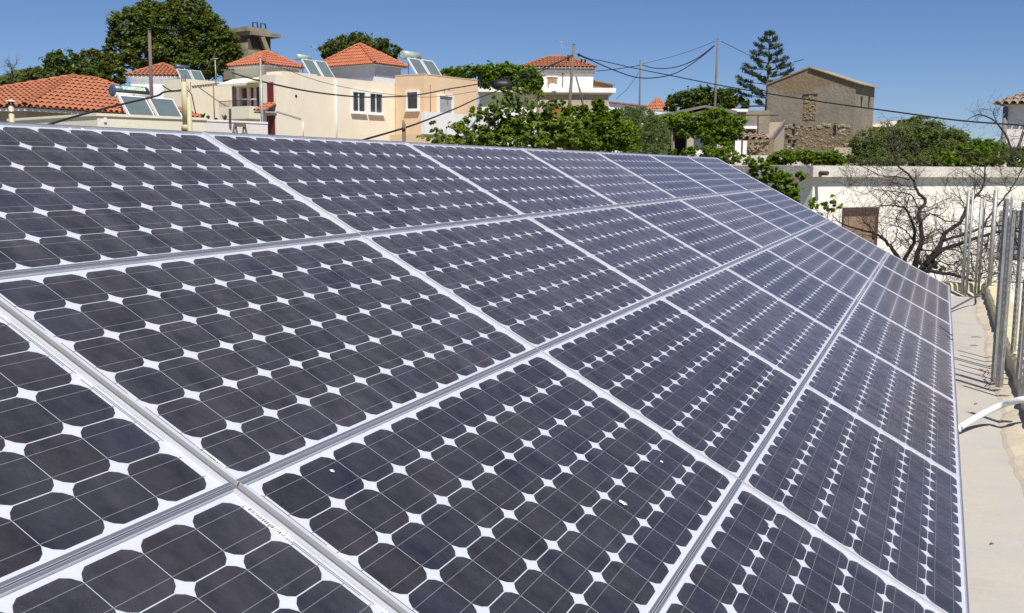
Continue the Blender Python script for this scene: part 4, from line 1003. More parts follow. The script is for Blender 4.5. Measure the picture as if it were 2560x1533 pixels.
mb = MB(); mb.hexa([fr.p(ap + .002, 0, pk.z - .1), fr.p(L_ + .2, 0, oR.z - .16), fr.p(L_ + .2, 6.5, oR.z - .16), fr.p(ap + .002, 6.5, pk.z - .1), fr.p(ap + .002, 0, pk.z), fr.p(L_ + .2, 0, oR.z), fr.p(L_ + .2, 6.5, oR.z), fr.p(ap + .002, 6.5, pk.z)]); mb.build('roof_slope', M['sheet'], t)
# outbuilding between shed and ruin
o = at(1828, 279, 50); fr = Frame((o.x, o.y, 0), hd)
t = empty('grey_outbuilding', o, 'low stained grey outbuilding between the gabled shed and the stone ruin', 'building')
a1 = fr.A(1925, 275)[0]; mb = MB(); fr.box(mb, 0, a1, 0, 4, -3.3, at(1870, 276, 50).z); mb.build('wall', M['oldgrey'], t)
mb = MB(); a0_ = fr.A(1826, 278)[0]; fr.box(mb, a0_, a0_ + .8, -.25, .8, o.z - .02, o.z + .12); mb.build('white_slab', M['trim'], t)
mb = MB(); a0_, z_ = fr.A(1850, 300); a2_ = fr.A(1886, 305)[0]; fr.box(mb, a0_, a2_, -.06, -.003, z_ - .3, z_ + .02); mb.build('low_window', M['sheet'], t)
mb = MB(); fr.box(mb, a0_ - .3, a2_ + .1, -.3, -.062, z_ - .44, z_ - .30); mb.build('low_ledge', M['white'], t)

# ---- stone ruin with gable
DR = 55.0
o = at(2140, 205, DR); fr = Frame((o.x, o.y, 0), H1); zR = o.z
ru = empty('stone_ruin', at(2050, 400, DR), 'tall grey rendered stone ruin with a walled-up window in its gable', 'building')
bW = fr.B(1920, 212)[0]; zL = fr.B(1920, 211)[1]; bp_, zp_ = fr.B(2025, 170); aD = fr.A(2187, 219)[0]
mb = MB()
f0 = [fr.p(0, 0, -3.3), fr.p(0, bW, -3.3), fr.p(0, bW, zL), fr.p(0, bp_, zp_), fr.p(0, 0, zR)]; f1 = [p + fr.a * aD for p in f0]
mb.poly(list(reversed(f0))); mb.poly(f1)
for i in range(5): mb.poly([f0[i], f0[(i + 1) % 5], f1[(i + 1) % 5], f1[i]])
mb.build('wall', M['oldgrey'], ru)
# earthen upper gable (bare of render) as a thin rubble skin, ragged lower edge
zc = fr.B(2030, 222)[1]; Rr = random.Random(4); mb = MB(); N_ = 90; prev = None
for i in range(N_ + 1):
    t_ = i / N_; b_ = bW * .03 + (bW * .94) * t_
    ztop = (zR + (zp_ - zR) * b_ / bp_ if b_ < bp_ else zL + (zp_ - zL) * (bW - b_) / (bW - bp_)) - .06
    zlow = min(ztop - .02, zc + .22 * math.sin(t_ * 7) + Rr.uniform(-.16, .16)); cur = (fr.p(-.006, b_, zlow), fr.p(-.006, b_, ztop))
    if prev: mb.poly([prev[0], prev[1], cur[1], cur[0]])
    prev = cur
mb.build('bare_gable', M['earth'], ru)
def rubble(fr, face, b0, b1, z0, z1, n, seed, parent, size=.16, mt='stone', out=.03):
    R = random.Random(seed); mb = MB()
    for i in range(n):
        b_, z = R.uniform(b0, b1), R.uniform(z0, z1); w_ = size * R.uniform(.5, 1.5); h = w_ * R.uniform(.35, .7); th = R.uniform(.2, 1) * out + .03
        k = R.uniform(-.25, .25)
        if face == 'B': pts = [fr.p(-.01, b_ - w_ / 2, z - h / 2 + k * .05), fr.p(-.01, b_ + w_ / 2, z - h / 2 - k * .05), fr.p(-.01, b_ + w_ / 2 * .9, z + h / 2), fr.p(-.01, b_ - w_ / 2 * .8, z + h / 2 + k * .04)]; off = fr.a * -th
        else: pts = [fr.p(b_ - w_ / 2, -.01, z - h / 2), fr.p(b_ + w_ / 2, -.01, z - h / 2), fr.p(b_ + w_ / 2 * .9, -.01, z + h / 2), fr.p(b_ - w_ / 2 * .8, -.01, z + h / 2)]; off = fr.b * -th
        c = sum(pts, Vector()) / 4; top = [c + (p - c) * .7 + off for p in pts]
        mb.poly(top)
        for q in range(4): mb.poly([pts[q], pts[(q + 1) % 4], top[(q + 1) % 4], top[q]])
    o_ = mb.build('rubble_stones', M[mt], parent); o_['kind'] = 'stuff'; return o_
b0_, z1_ = fr.B(2042, 237); b1_, z0_ = fr.B(2007, 301)
mb = MB(); fr.box(mb, -.02, .01, b0_, b1_, z0_, z1_); mb.build('window_infill', M['earth'], ru)
rubble(fr, 'B', b0_ + .06, b1_ - .06, z0_ + .05, z1_ - .05, 40, 2, ru, .13, out=.015)
mb = MB(); fr.box(mb, -.05, .0, b0_ - .05, b1_ + .05, z1_ - .02, z1_ + .06); mb.build('lintel', M['rustbrown'], ru)
b0_, z1_ = fr.B(2130, 312); b1_, _ = fr.B(1962, 312)
mb = MB(); prev = None
for i in range(31):
    b_ = b0_ + (b1_ - b0_) * i / 30; cur = (fr.p(-.03, b_, -1.0), fr.p(-.03, b_, z1_ + Rr.uniform(-.08, .1)))
    if prev: mb.poly([prev[0], prev[1], cur[1], cur[0]])
    prev = cur
mb.build('exposed_masonry', M['earth'], ru)
rubble(fr, 'B', b0_ + .05, b1_ - .05, z1_ - 1.9, z1_ - .02, 150, 3, ru, .14, out=.015)
rubble(fr, 'B', b0_ + .05, b1_ - .05, z1_ - 2.0, z1_ - .1, 60, 13, ru, .11, 'oldledge', .012)
rubble(fr, 'B', b0_ + .05, b1_ - .05, z1_ - .12, z1_ + .03, 26, 4, ru, .24, out=.04)
mb = MB()
for px in (2088, 1985): b_, z_ = fr.B(px, 325); fr.box(mb, -.06, -.032, b_ - .06, b_ + .07, z_ - .25, z_ + .35)
for px, py in ((1969, 341), (1975, 352), (1988, 352), (1984, 362)): b_, z_ = fr.B(px, py); fr.box(mb, -.06, -.032, b_ - .08, b_ + .08, z_ - .07, z_ + .07)
mb.build('gap_shade_patches', M['dark'], ru)  # dark patches on the face stand in for shade between stones
# roof slabs, overhanging the right side wall
mb = MB(); mb.hexa([fr.p(-.12, -.25, zR - .05 - .09), fr.p(aD + .2, -.25, zR - .14), fr.p(aD + .2, bp_, zp_), fr.p(-.12, bp_, zp_), fr.p(-.12, -.25, zR - .08), fr.p(aD + .2, -.25, zR - .08), fr.p(aD + .2, bp_, zp_ + .05), fr.p(-.12, bp_, zp_ + .05)]); mb.build('roof_slope', M['stone'], ru)
mb = MB(); mb.hexa([fr.p(-.06, bp_ + .002, zp_), fr.p(aD, bp_ + .002, zp_), fr.p(aD, bW + .1, zL - .05), fr.p(-.06, bW + .1, zL - .05), fr.p(-.06, bp_ + .002, zp_ + .08), fr.p(aD, bp_ + .002, zp_ + .08), fr.p(aD, bW + .1, zL + .03), fr.p(-.06, bW + .1, zL + .03)]); mb.build('roof_slope', M['tileold'], ru)
for px in (2154, 2173):
    a_, z1_ = fr.A(px, 241); z0_ = fr.A(px, 268)[1]; mb = MB(); mb.hexa([fr.p(a_ - .06, -.02, z0_), fr.p(a_ + .02, -.02, z0_), fr.p(a_ + .02, .01, z0_), fr.p(a_ - .06, .01, z0_), fr.p(a_ - .16, -.02, z1_), fr.p(a_ + .16, -.02, z1_), fr.p(a_ + .16, .01, z1_), fr.p(a_ - .16, .01, z1_)]); mb.build('slit_window', M['dark'], ru)
# lean-to with pale old tiles in front of the ruin
o = at(1961, 347, 51); fr = Frame((o.x, o.y, 0), H1)
t = empty('stone_lean_to', at(1900, 400, 51), 'low stone lean-to with a faded barrel tile roof left of the ruin', 'building')
qa, qb = at(1843, 345, 49), at(1925, 352, 49.0); qc, qd = at(1880, 308, 53), at(1962, 305, 53)
slope_tiles(t, qa, qb, qc, qd, .28, .42, 0, 'tileold')
mb = MB(); mb.bar(qb + Vector((0, 0, .02)), qd + Vector((0, 0, .02)), .12, .16); mb.build('verge', M['sheet'], t)
mb = MB(); mb.poly([qb - Vector((0, 0, .08)), Vector((qb.x, qb.y, -3.3)), Vector((qd.x, qd.y, -3.3)), qd - Vector((0, 0, .1))]); o4 = at(1961, 330, 51)
mb.poly([qa - Vector((0, 0, .08)), Vector((qa.x, qa.y, -3.3)), Vector((qb.x, qb.y, -3.3)), qb - Vector((0, 0, .08))]); mb.build('wall', M['greige'], t)
fl = Frame((at(1925, 380, 48).x, at(1925, 380, 48).y, 0), H1)
bw = fl.B(1868, 380)[0]; mb = MB(); fl.box(mb, 0, .5, 0, bw, -3.3, fl.B(1900, 349)[1]); mb.build('rubble_wall', M['earth'], t)
rubble(fl, 'B', .1, bw - .1, fl.B(1900, 405)[1], fl.B(1900, 352)[1], 46, 8, t, .14, out=.02)
q0, q1 = at(1829, 352, 47.5), at(1866, 388, 47.5); v_ = Vector((q1.x - q0.x, q1.y - q0.y, 0)); fd = Frame((q0.x, q0.y, 0), math.degrees(math.atan2(v_.x, v_.y)))
mb = MB(); fd.box(mb, 0, v_.length, 0, .06, q1.z, q0.z); mb.build('white_door', M['white'], t)
mb = MB(); fd.box(mb, v_.length * .66, v_.length * .74, -.05, -.002, q1.z, q0.z + .9); fd.box(mb, v_.length * .3, v_.length * 3.0, -.05, -.002, q0.z + 1.15, q0.z + 1.2); fd.box(mb, v_.length * 1.62, v_.length * 1.7, -.05, -.002, q0.z + .3, q0.z + 1.149); mb.build('pipe_frame', M['rustbrown'], t)
mb = MB(); fd.box(mb, -.1, 3.6, -.4, .8, -3.3, q1.z - .01); mb.build('base_wall', M['oldledge'], t)

# ---- white flat-roofed building with ledge on the right
DW = 21.0
o = at(2032, 442.6, DW); fr = Frame((o.x, o.y, 0), 41.5)
wb = empty('whitewashed_building', at(2300, 600, DW), 'low weathered whitewashed building with a stained ledge behind the dead tree', 'building')
zt = at(2032, 414, DW).z; zl = at(2032, 442.6, DW).z
mb = MB(); fr.box(mb, 0, 16, 0, 7, zl, zt); mb.build('ledge', M['oldledge'], wb)
mb = MB(); fr.box(mb, .13, 16, .13, 6.9, -3.3, zl - .001); mb.build('wall', M['oldwhite'], wb)
mb = MB(); fr.box(mb, .8, 6, 7.01, 9.5, -3.3, at(1980, 437, 27).z - .0); mb.build('rear_wall', M['oldwhite'], wb)
mb = MB(); fr.box(mb, .5, 6, 7.01, 9.6, at(1980, 437, 27).z + .002, at(1980, 413, 27).z); mb.build('rear_ledge', M['white'], wb)
fw = Frame(fr.p(0, .13, 0), 41.5)
a0_, z1_ = fw.A(2104, 519); a1_ = fw.A(2197, 519)[0]
mb = MB(); fw.box(mb, a0_, a1_, -.012, .0, -1.2, z1_); dr_ = mb.build('doorway', M['rustbrown'], wb)
mb = MB(); fw.box(mb, a0_ + .05, a1_ - .12, -.03, -.013, -.9, fw.A(2150, 541)[1]); child(mb, 'board', M['plywood'], dr_, wb)
mb = MB(); fw.box(mb, a0_ - .07, a0_, -.02, 0, -1.2, z1_ + .02); child(mb, 'jamb', M['trim'], dr_, wb)
mb = MB(); a_, z_ = fr.A(2050, 433); mb.tube([fr.p(a_, -.22, z_), fr.p(a_, .05, z_)], .045, 8); mb.build('water_spout', M['rustbrown'], wb)
a0_, z1_ = fw.A(2499, 526); z0_ = fw.A(2499, 642)[1]; a1_ = a0_ + 1.15
mb = MB(); fw.box(mb, a0_, a1_, -.05, -.0, z0_, z1_); wf = mb.build('window', M['greyshutter'], wb)
mb = MB()
for k in range(8): a = a0_ + .08 + (a1_ - a0_ - .16) * k / 7; fw.box(mb, a - .012, a + .012, -.09, -.07, z0_, z1_)
child(mb, 'bars', M['steel'], wf, wb)
mb = MB(); fw.box(mb, a0_ + .3, a0_ + .36, -.062, -.051, z0_, z1_); fw.box(mb, a0_ + .7, a0_ + .76, -.062, -.051, z0_, z1_); child(mb, 'shutter_rails', M['dark'], wf, wb)
# ---- far right white house with tile roof
o = at(2512, 268, 38); fr = Frame((o.x, o.y, 0), 104)
t = empty('white_house', o, 'white house corner with old tiled eaves at the right picture edge', 'house')
mb = MB(); fr.box(mb, 0, 6, 0, 5, -3.3, at(2512, 262, 38).z); mb.build('wall', M['oldwhite'], t)
E0, E1 = fr.p(-.3, -.3, o.z + .1), fr.p(6, -.3, o.z + .1); T0, T1 = fr.p(2.2, 2.5, o.z + 1.25), fr.p(6, 2.5, o.z + 1.25)
slope_tiles(t, E0, E1, T0, T1, .26, .36, 0, 'tileold'); slope_tiles(t, fr.p(-.3, 5.3, o.z + .1), E0, T0, T0, .26, .36, 0, 'tileold')
MB().tube([fr.p(.05, -.08, -2), fr.p(.05, -.08, o.z)], .09, 8).build('downpipe', M['sheet'], t)
# low block between ruin and grey shrub
o = at(2188, 315, 60); fr = Frame((o.x, o.y, 0), 50); t = empty('far_house', o, 'low sandy wall top seen right of the stone ruin', 'building')
mb = MB(); fr.box(mb, -1.3, 1.6, 0, 3, -2, at(2200, 318, 60).z); mb.build('wall', M['plywood'], t)
mb = MB(); fr.box(mb, -1.5, 1.7, -.2, 3, at(2200, 317.9, 60).z, at(2200, 311, 60).z); mb.build('slab', M['cream'], t)
mb = MB(); fr.box(mb, .9, 1.7, -.21, 3, at(2200, 310.9, 60).z, at(2222, 303, 60).z); mb.build('stair_head', M['cream'], t)

# ---- vegetation
o = at(2400, 400, 46); fr = Frame((o.x, o.y, 0), 60.0); t = empty('far_wall', o, 'bit of white wall top showing between the grey shrub and the citrus tree', 'wall')
mb = MB(); fr.box(mb, -6, 3, 0, .3, -3, at(2410, 372, 46).z); mb.build('wall', M['greige'], t)
mb = MB(); fr.box(mb, -.2, .55, -.2, .6, at(2410, 372, 46).z, at(2410, 356, 46).z); mb.build('white_block', M['white'], t)
tree('big_tree', 'huge dark leafy tree rising behind the houses at the left', 'tree',
     [(420, 60, 95, 62), (330, 75, 62, 55), (470, 30, 60, 40), (510, 90, 62, 60), (555, 125, 48, 50), (300, 130, 42, 45), (400, 130, 100, 55), (480, 160, 90, 40), (370, 30, 45, 30), (585, 140, 22, 30)],
     78, 80000, .28, 'leafbig', 430, 31, .45, clump=.22, fill=.4, thick=.7)
tree('leafy_tree', 'dark green tree left of the huge tree, second from it', 'tree', [(160, 165, 48, 38), (140, 190, 50, 30), (195, 185, 40, 30)], 66, 12000, .26, 'leafdark', 160, 32, .25, clump=.25)
tree('leafy_tree', 'green tree standing directly against the left side of the huge tree', 'tree', [(235, 165, 42, 40), (270, 185, 45, 35), (225, 195, 40, 28), (285, 150, 22, 22)], 70, 14000, .27, 'leafbig', 245, 33, .25, clump=.24)
tree('leafy_tree', 'broad olive green tree at the left picture edge behind the tiled roof', 'tree', [(60, 205, 62, 28), (20, 225, 40, 26), (90, 190, 40, 22), (5, 240, 40, 25)], 60, 13000, .24, 'leafgrey', 50, 34, .2, clump=.25)
tree('leafy_tree', 'spiky topped green tree behind the bright terracotta roof', 'tree', [(850, 118, 40, 22), (890, 106, 46, 20), (835, 130, 36, 22), (950, 110, 28, 12), (980, 128, 26, 18), (905, 125, 60, 25)], 82, 13000, .34, 'leafbig', 890, 35, .22, clump=.25, up=.1, aspect=3.2)
tree('leafy_tree', 'round bright green tree below the far utility pole', 'tree', [(1720, 250, 48, 20), (1765, 240, 52, 20), (1810, 248, 45, 22), (1690, 265, 32, 16), (1848, 262, 26, 18), (1823, 232, 12, 10), (1750, 232, 18, 10), (1780, 265, 70, 18)], 84, 17000, .30, 'leafdark', 1770, 36, .25, clump=.28)
# mulberry mass in the middle: sparse upper sprays and dense body
mt_ = tree('mulberry_bush', 'mulberry bush with large shiny leaves right behind the middle of the array', 'bush',
     [(1200, 330, 80, 36), (1320, 320, 75, 42), (1290, 350, 110, 34), (1140, 355, 70, 20), (1400, 325, 60, 46), (1235, 290, 36, 26)], 25.5, 12500, .125, 'leafmul', 1300, 41, .07, clump=.22, fill=.2, aspect=1.4, up=.9)
c = leaves('upper_shoots', [(1250, 262, 40, 40), (1290, 250, 34, 34), (1330, 275, 44, 34), (1195, 285, 26, 26), (1262, 232, 12, 20), (1313, 228, 10, 22), (1350, 248, 12, 26), (1386, 255, 10, 22), (1372, 275, 26, 18)], 25.2, 1500, .12, M['leafmul'], mt_, seed=48, clump=.18, fill=.1, aspect=1.4, up=.6, clumps=150); c['kind'] = 'stuff'
mb = MB()
for (x0, y0, x1, y1) in ((1262, 340, 1262, 215), (1290, 345, 1314, 208), (1330, 345, 1350, 225), (1370, 345, 1386, 236), (1230, 345, 1195, 262), (1300, 345, 1285, 225), (1240, 345, 1240, 240)):
    mb.tube(smooth([at(x0, y0, 25.4), at((x0 + x1) / 2 + 6, (y0 + y1) / 2, 25.2), at(x1, y1, 25.2)], 4), [.02 - .0018 * k for k in range(9)], 5)
mb.build('shoots', M['bark'], mt_)
mt_ = tree('leafy_bush', 'dense bright green bush right of the mulberry, below the tall pole', 'bush',
     [(1430, 310, 46, 44), (1490, 315, 52, 48), (1540, 335, 46, 42), (1450, 350, 90, 30), (1500, 275, 22, 16), (1560, 355, 50, 24)], 26.5, 18000, .105, 'leafglossy', 1480, 42, .07, clump=.34, fill=.25, aspect=1.5, up=.9)
c = leaves('filler_leaves', [(1460, 335, 90, 44), (1540, 345, 60, 36)], 26.9, 6500, .10, M['leafglossy'], mt_, seed=58, clump=.55, fill=0, aspect=1.6, up=.7); c['kind'] = 'stuff'
c = leaves('upper_shoots', [(1500, 262, 12, 20), (1405, 265, 8, 18), (1460, 275, 16, 14), (1540, 285, 16, 14), (1420, 280, 20, 14), (1484, 258, 7, 16)], 26.3, 800, .13, M['leafglossy'], mt_, seed=49, clump=.3, fill=.1, aspect=1.5, clumps=70); c['kind'] = 'stuff'
tree('mulberry_bush', 'thin leafy sprig at the corner of the lilac terrace wall', 'bush',
     [(1100, 330, 22, 16), (1060, 345, 14, 10), (1120, 352, 30, 14), (1180, 290, 8, 22), (1150, 312, 10, 12), (1082, 306, 8, 7)], 24.5, 620, .11, 'leafmul', 1110, 43, .02, clump=.4, aspect=1.8)
tree('feathery_shrub', 'soft feathery grey green shrub left of the leafy pergola', 'bush', [(1600, 320, 50, 50), (1640, 345, 36, 45), (1570, 300, 34, 32), (1620, 375, 48, 26)], 28.5, 40000, .07, 'leafolive', 1610, 44, .07, clump=.3, aspect=4.5, up=.1)
# vine pergola near the gabled shed
bp = at(1740, 380, 34); t = empty('vine_pergola', bp, 'bright green grapevine spread over posts in front of the gabled shed', 'vine')
for px, y0_, y1_ in ((1660, 318, 375), (1685, 330, 395), (1762, 335, 385), (1829, 320, 390)):
    q = at(px, y1_, 34); MB().tube([Vector((q.x, q.y, ground_z(q.x, q.y))), at(px, y0_, 34)], .035, 6).build('post', M['trim'] if px == 1829 else M['wood'], t)
q0, q1 = at(1665, 322, 35), at(1680, 390, 35); MB().tube([at(1672, 320, 34.6), Vector((q1.x, q1.y, -3))], .11, 7).build('vine_trunk', M['bark'], t)
MB().bar(at(1648, 315, 34), at(1850, 308, 34), .06, .06).build('beam', M['wood'], t); MB().tube([at(1765, 320, 34.5), at(1770, 350, 34.4), at(1768, 395, 34.3)], .09, 7).build('vine_trunk', M['bark'], t)
c = leaves('foliage', [(1680, 302, 40, 14), (1730, 300, 45, 18), (1790, 300, 45, 26), (1820, 325, 36, 26), (1770, 335, 40, 24), (1720, 325, 34, 18), (1795, 365, 36, 22), (1840, 305, 26, 14), (1700, 330, 20, 14)], 34, 17000, .13, M['leafbright'], t, seed=51, clump=.3, aspect=1.5); c['kind'] = 'stuff'
c = leaves('low_growth', [(1700, 385, 26, 12), (1745, 378, 30, 14), (1810, 390, 36, 20), (1850, 405, 30, 18)], 33, 3800, .12, M['leafglossy'], t, seed=52, clump=.3); c['kind'] = 'stuff'
# porch behind the pergola, its deep shade painted onto the back wall
q0, q1 = at(1660, 400, 37), at(1860, 400, 37); v_ = Vector((q1.x - q0.x, q1.y - q0.y, 0)); fp = Frame((q0.x, q0.y, 0), math.degrees(math.atan2(v_.x, v_.y)))
t = empty('porch', fp.p(2, 1, -2), 'shaded porch with pale columns behind the grapevine', 'building')
zt = at(1700, 315, 37).z; L_ = v_.length
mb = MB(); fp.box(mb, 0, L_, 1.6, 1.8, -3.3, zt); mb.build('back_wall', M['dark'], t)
mb = MB(); fp.box(mb, -.2, L_, -.2, 1.8, zt, zt + .1); mb.build('porch_roof', M['concrete'], t)
for px in (1672, 1725, 1800, 1822):
    a_ = fp.A(px, 380)[0]; mb = MB(); fp.box(mb, a_ - .12, a_ + .12, 0, .25, -3.3, zt - .001); mb.build('column', M['greige'], t)
mb = MB(); fp.box(mb, fp.A(1725, 380)[0], fp.A(1795, 380)[0], .3, .45, -3.3, at(1760, 345, 37).z); mb.build('half_wall', M['white'], t)

tree('hedge', 'bright green hedge row along the foot of the stone ruin', 'hedge', [(1960, 395, 36, 16), (2010, 392, 42, 16), (2065, 395, 42, 16), (2105, 400, 30, 12), (1935, 408, 24, 14)], 36, 10000, .13, 'leafglossy', 2010, 61, .05, clump=.35)
tree('leafy_shrub', 'green climbing shrub hanging left of the whitewashed building', 'bush', [(1905, 430, 34, 24), (1945, 455, 36, 26), (1975, 478, 26, 24), (1890, 410, 24, 16), (2000, 440, 12, 10), (1985, 495, 18, 18), (1930, 420, 16, 12)], 19.5, 5200, .085, 'leafglossy', 1940, 62, .04, clump=.32, aspect=1.6)
tree('leafy_shrub', 'small leafy sprigs in front of the whitewashed wall corner', 'bush', [(2040, 510, 22, 14), (2075, 515, 18, 12), (2060, 535, 20, 10), (2083, 485, 5, 16), (2100, 520, 6, 12)], 18.2, 620, .085, 'leafmul', 2055, 63, .02, clump=.4, aspect=1.9)
tree('grey_shrub', 'large rounded grey green shrub behind the whitewashed building', 'bush', [(2175, 365, 50, 42), (2240, 350, 60, 42), (2310, 345, 60, 48), (2370, 360, 50, 42), (2200, 395, 80, 24), (2330, 395, 90, 24), (2400, 350, 26, 24)], 31, 62000, .085, 'leafgrey', 2280, 64, .10, clump=.34, aspect=2.8, fill=.2)
tree('leafy_tree', 'small dark round tree top above the grey green shrub', 'tree', [(2275, 305, 22, 9), (2300, 300, 20, 9), (2255, 309, 16, 7)], 40, 1800, .13, 'leafbig', 2285, 65, .08, clump=.4)
tree('citrus_tree', 'glossy dark green citrus tree right of the grey shrub', 'tree', [(2430, 385, 50, 28), (2480, 385, 48, 26), (2540, 395, 40, 24), (2400, 400, 40, 20), (2455, 362, 30, 14)], 29, 19000, .12, 'leafglossy', 2460, 66, .10, clump=.3, aspect=1.9)
tree('leafy_shrub', 'green shoots at the foot of the dead tree behind the far kerb', 'bush', [(2325, 655, 18, 14), (2350, 665, 14, 12), (2300, 648, 10, 12)], 17.2, 900, .08, 'leafmul', 2330, 67, .02, clump=.5)

t = empty('hollow_block', at(1388, 268, 26.3), 'grey hollow block with three holes on a rusty orange sheet among the bushes', 'block')
q = at(1388, 268, 26.1); k = 26.1 / F; fb = Frame((q.x, q.y, 0), 68); w_ = 15 * k
mb = MB(); fb.box(mb, -w_, w_, 0, .14, at(1388, 271, 26.1).z, at(1388, 268.2, 26.1).z); fb.box(mb, -w_, w_, 0, .14, at(1388, 259, 26.1).z, at(1388, 256, 26.1).z)
for a in (-1, -.36, .30, .92): fb.box(mb, w_ * a, w_ * (a + .08), 0, .14, at(1388, 268.1, 26.1).z, at(1388, 259.1, 26.1).z)
mb.build('shell', M['concrete'], t); mb = MB(); fb.box(mb, -w_ * .95, w_ * .95, .10, .13, at(1388, 268, 26.1).z, at(1388, 259.2, 26.1).z); mb.build('hole_backs', M['dark'], t)
mb = MB(); fb.box(mb, -w_ * .85, w_ * .95, .01, .03, at(1388, 300, 26.1).z, at(1388, 271.2, 26.1).z); mb.build('rusty_sheet', M['orange'], t)
MB().tube([at(1388, 290, 26.3), Vector((q.x, q.y, -3))], .05, 6).build('post', M['wood'], t)
# ---- Norfolk pine
DP = 84.0
g = at(1908, 400, DP); g = Vector((g.x, g.y, ground_z(g.x, g.y))); topz = at(1916, 90, DP).z
t = empty('norfolk_pine', g, 'tall tiered Norfolk Island pine behind the stone ruin', 'tree')
MB().tube([g, Vector((g.x + .1, g.y, (g.z + topz) / 2)), Vector((g.x + .12, g.y, topz))], [.28, .17, .02], 9).build('trunk', M['bark'], t)
bmb = MB(); bl = []; R = random.Random(9); zlow = at(1908, 270, DP).z
V_ = []; A_ = []; Rn = np.random.default_rng(9)
def tuft(c, d, r, n):
    """cupped spray of needles along d"""
    d = d.normalized()
    for k in range(n):
        s_ = Rn.normal(size=3); v = Vector(s_) * .45 + Vector((0, 0, .75)) + d * .5; v.normalize()
        p = c + Vector(Rn.normal(size=3)) * r * .22 + d * Rn.uniform(-1, 1) * r * .5; L = r * Rn.uniform(.5, .9)
        sdv = v.cross(Vector(Rn.normal(size=3))).normalized() * L * .13
        V_.extend([p[:], (p + v * L * .5 + sdv)[:], (p + v * L)[:], (p + v * L * .5 - sdv)[:]]); A_.append(Rn.uniform(0, 1))
tiers = 11
for i in range(tiers):
    f_ = i / (tiers - 1); z = zlow + .2 + (topz - zlow - .3) * f_; Lb = (2.75 * (1 - f_) ** .8 + .22) * (.72 if i == 0 else 1) * (1.0 if i else .5)
    nb = 5
    for k in range(nb):
        a = 2 * math.pi * (k + .5 * (i % 2) + R.uniform(-.12, .12)) / nb; d = Vector((math.cos(a), math.sin(a), 0)); L = Lb * R.uniform(.82, 1.08)
        p0 = Vector((g.x + .1, g.y, z)); pts = [p0, p0 + d * L * .4 + Vector((0, 0, L * .05)), p0 + d * L * .75 + Vector((0, 0, L * .10)), p0 + d * L + Vector((0, 0, L * .24))]
        bmb.tube(pts, [.05, .035, .025, .01], 5)
        nt_ = max(2, int(L / .30)); sm = smooth(pts, 6)
        for q in range(nt_):
            tt = .38 + .62 * (q + 1) / nt_; c = sm[min(len(sm) - 1, int(tt * (len(sm) - 1)))]
            tuft(c, d, .22 + .12 * tt, 44)
o_ = bmb.build('branches', M['bark'], t); o_['kind'] = 'stuff'
V_ = np.array(V_) - np.array(g); o_ = bpy.data.objects.new('needles', mesh_np('needles', V_, np.arange(len(V_)).reshape(-1, 4), M['needle'], attr=A_)); link(o_, t); o_['kind'] = 'stuff'

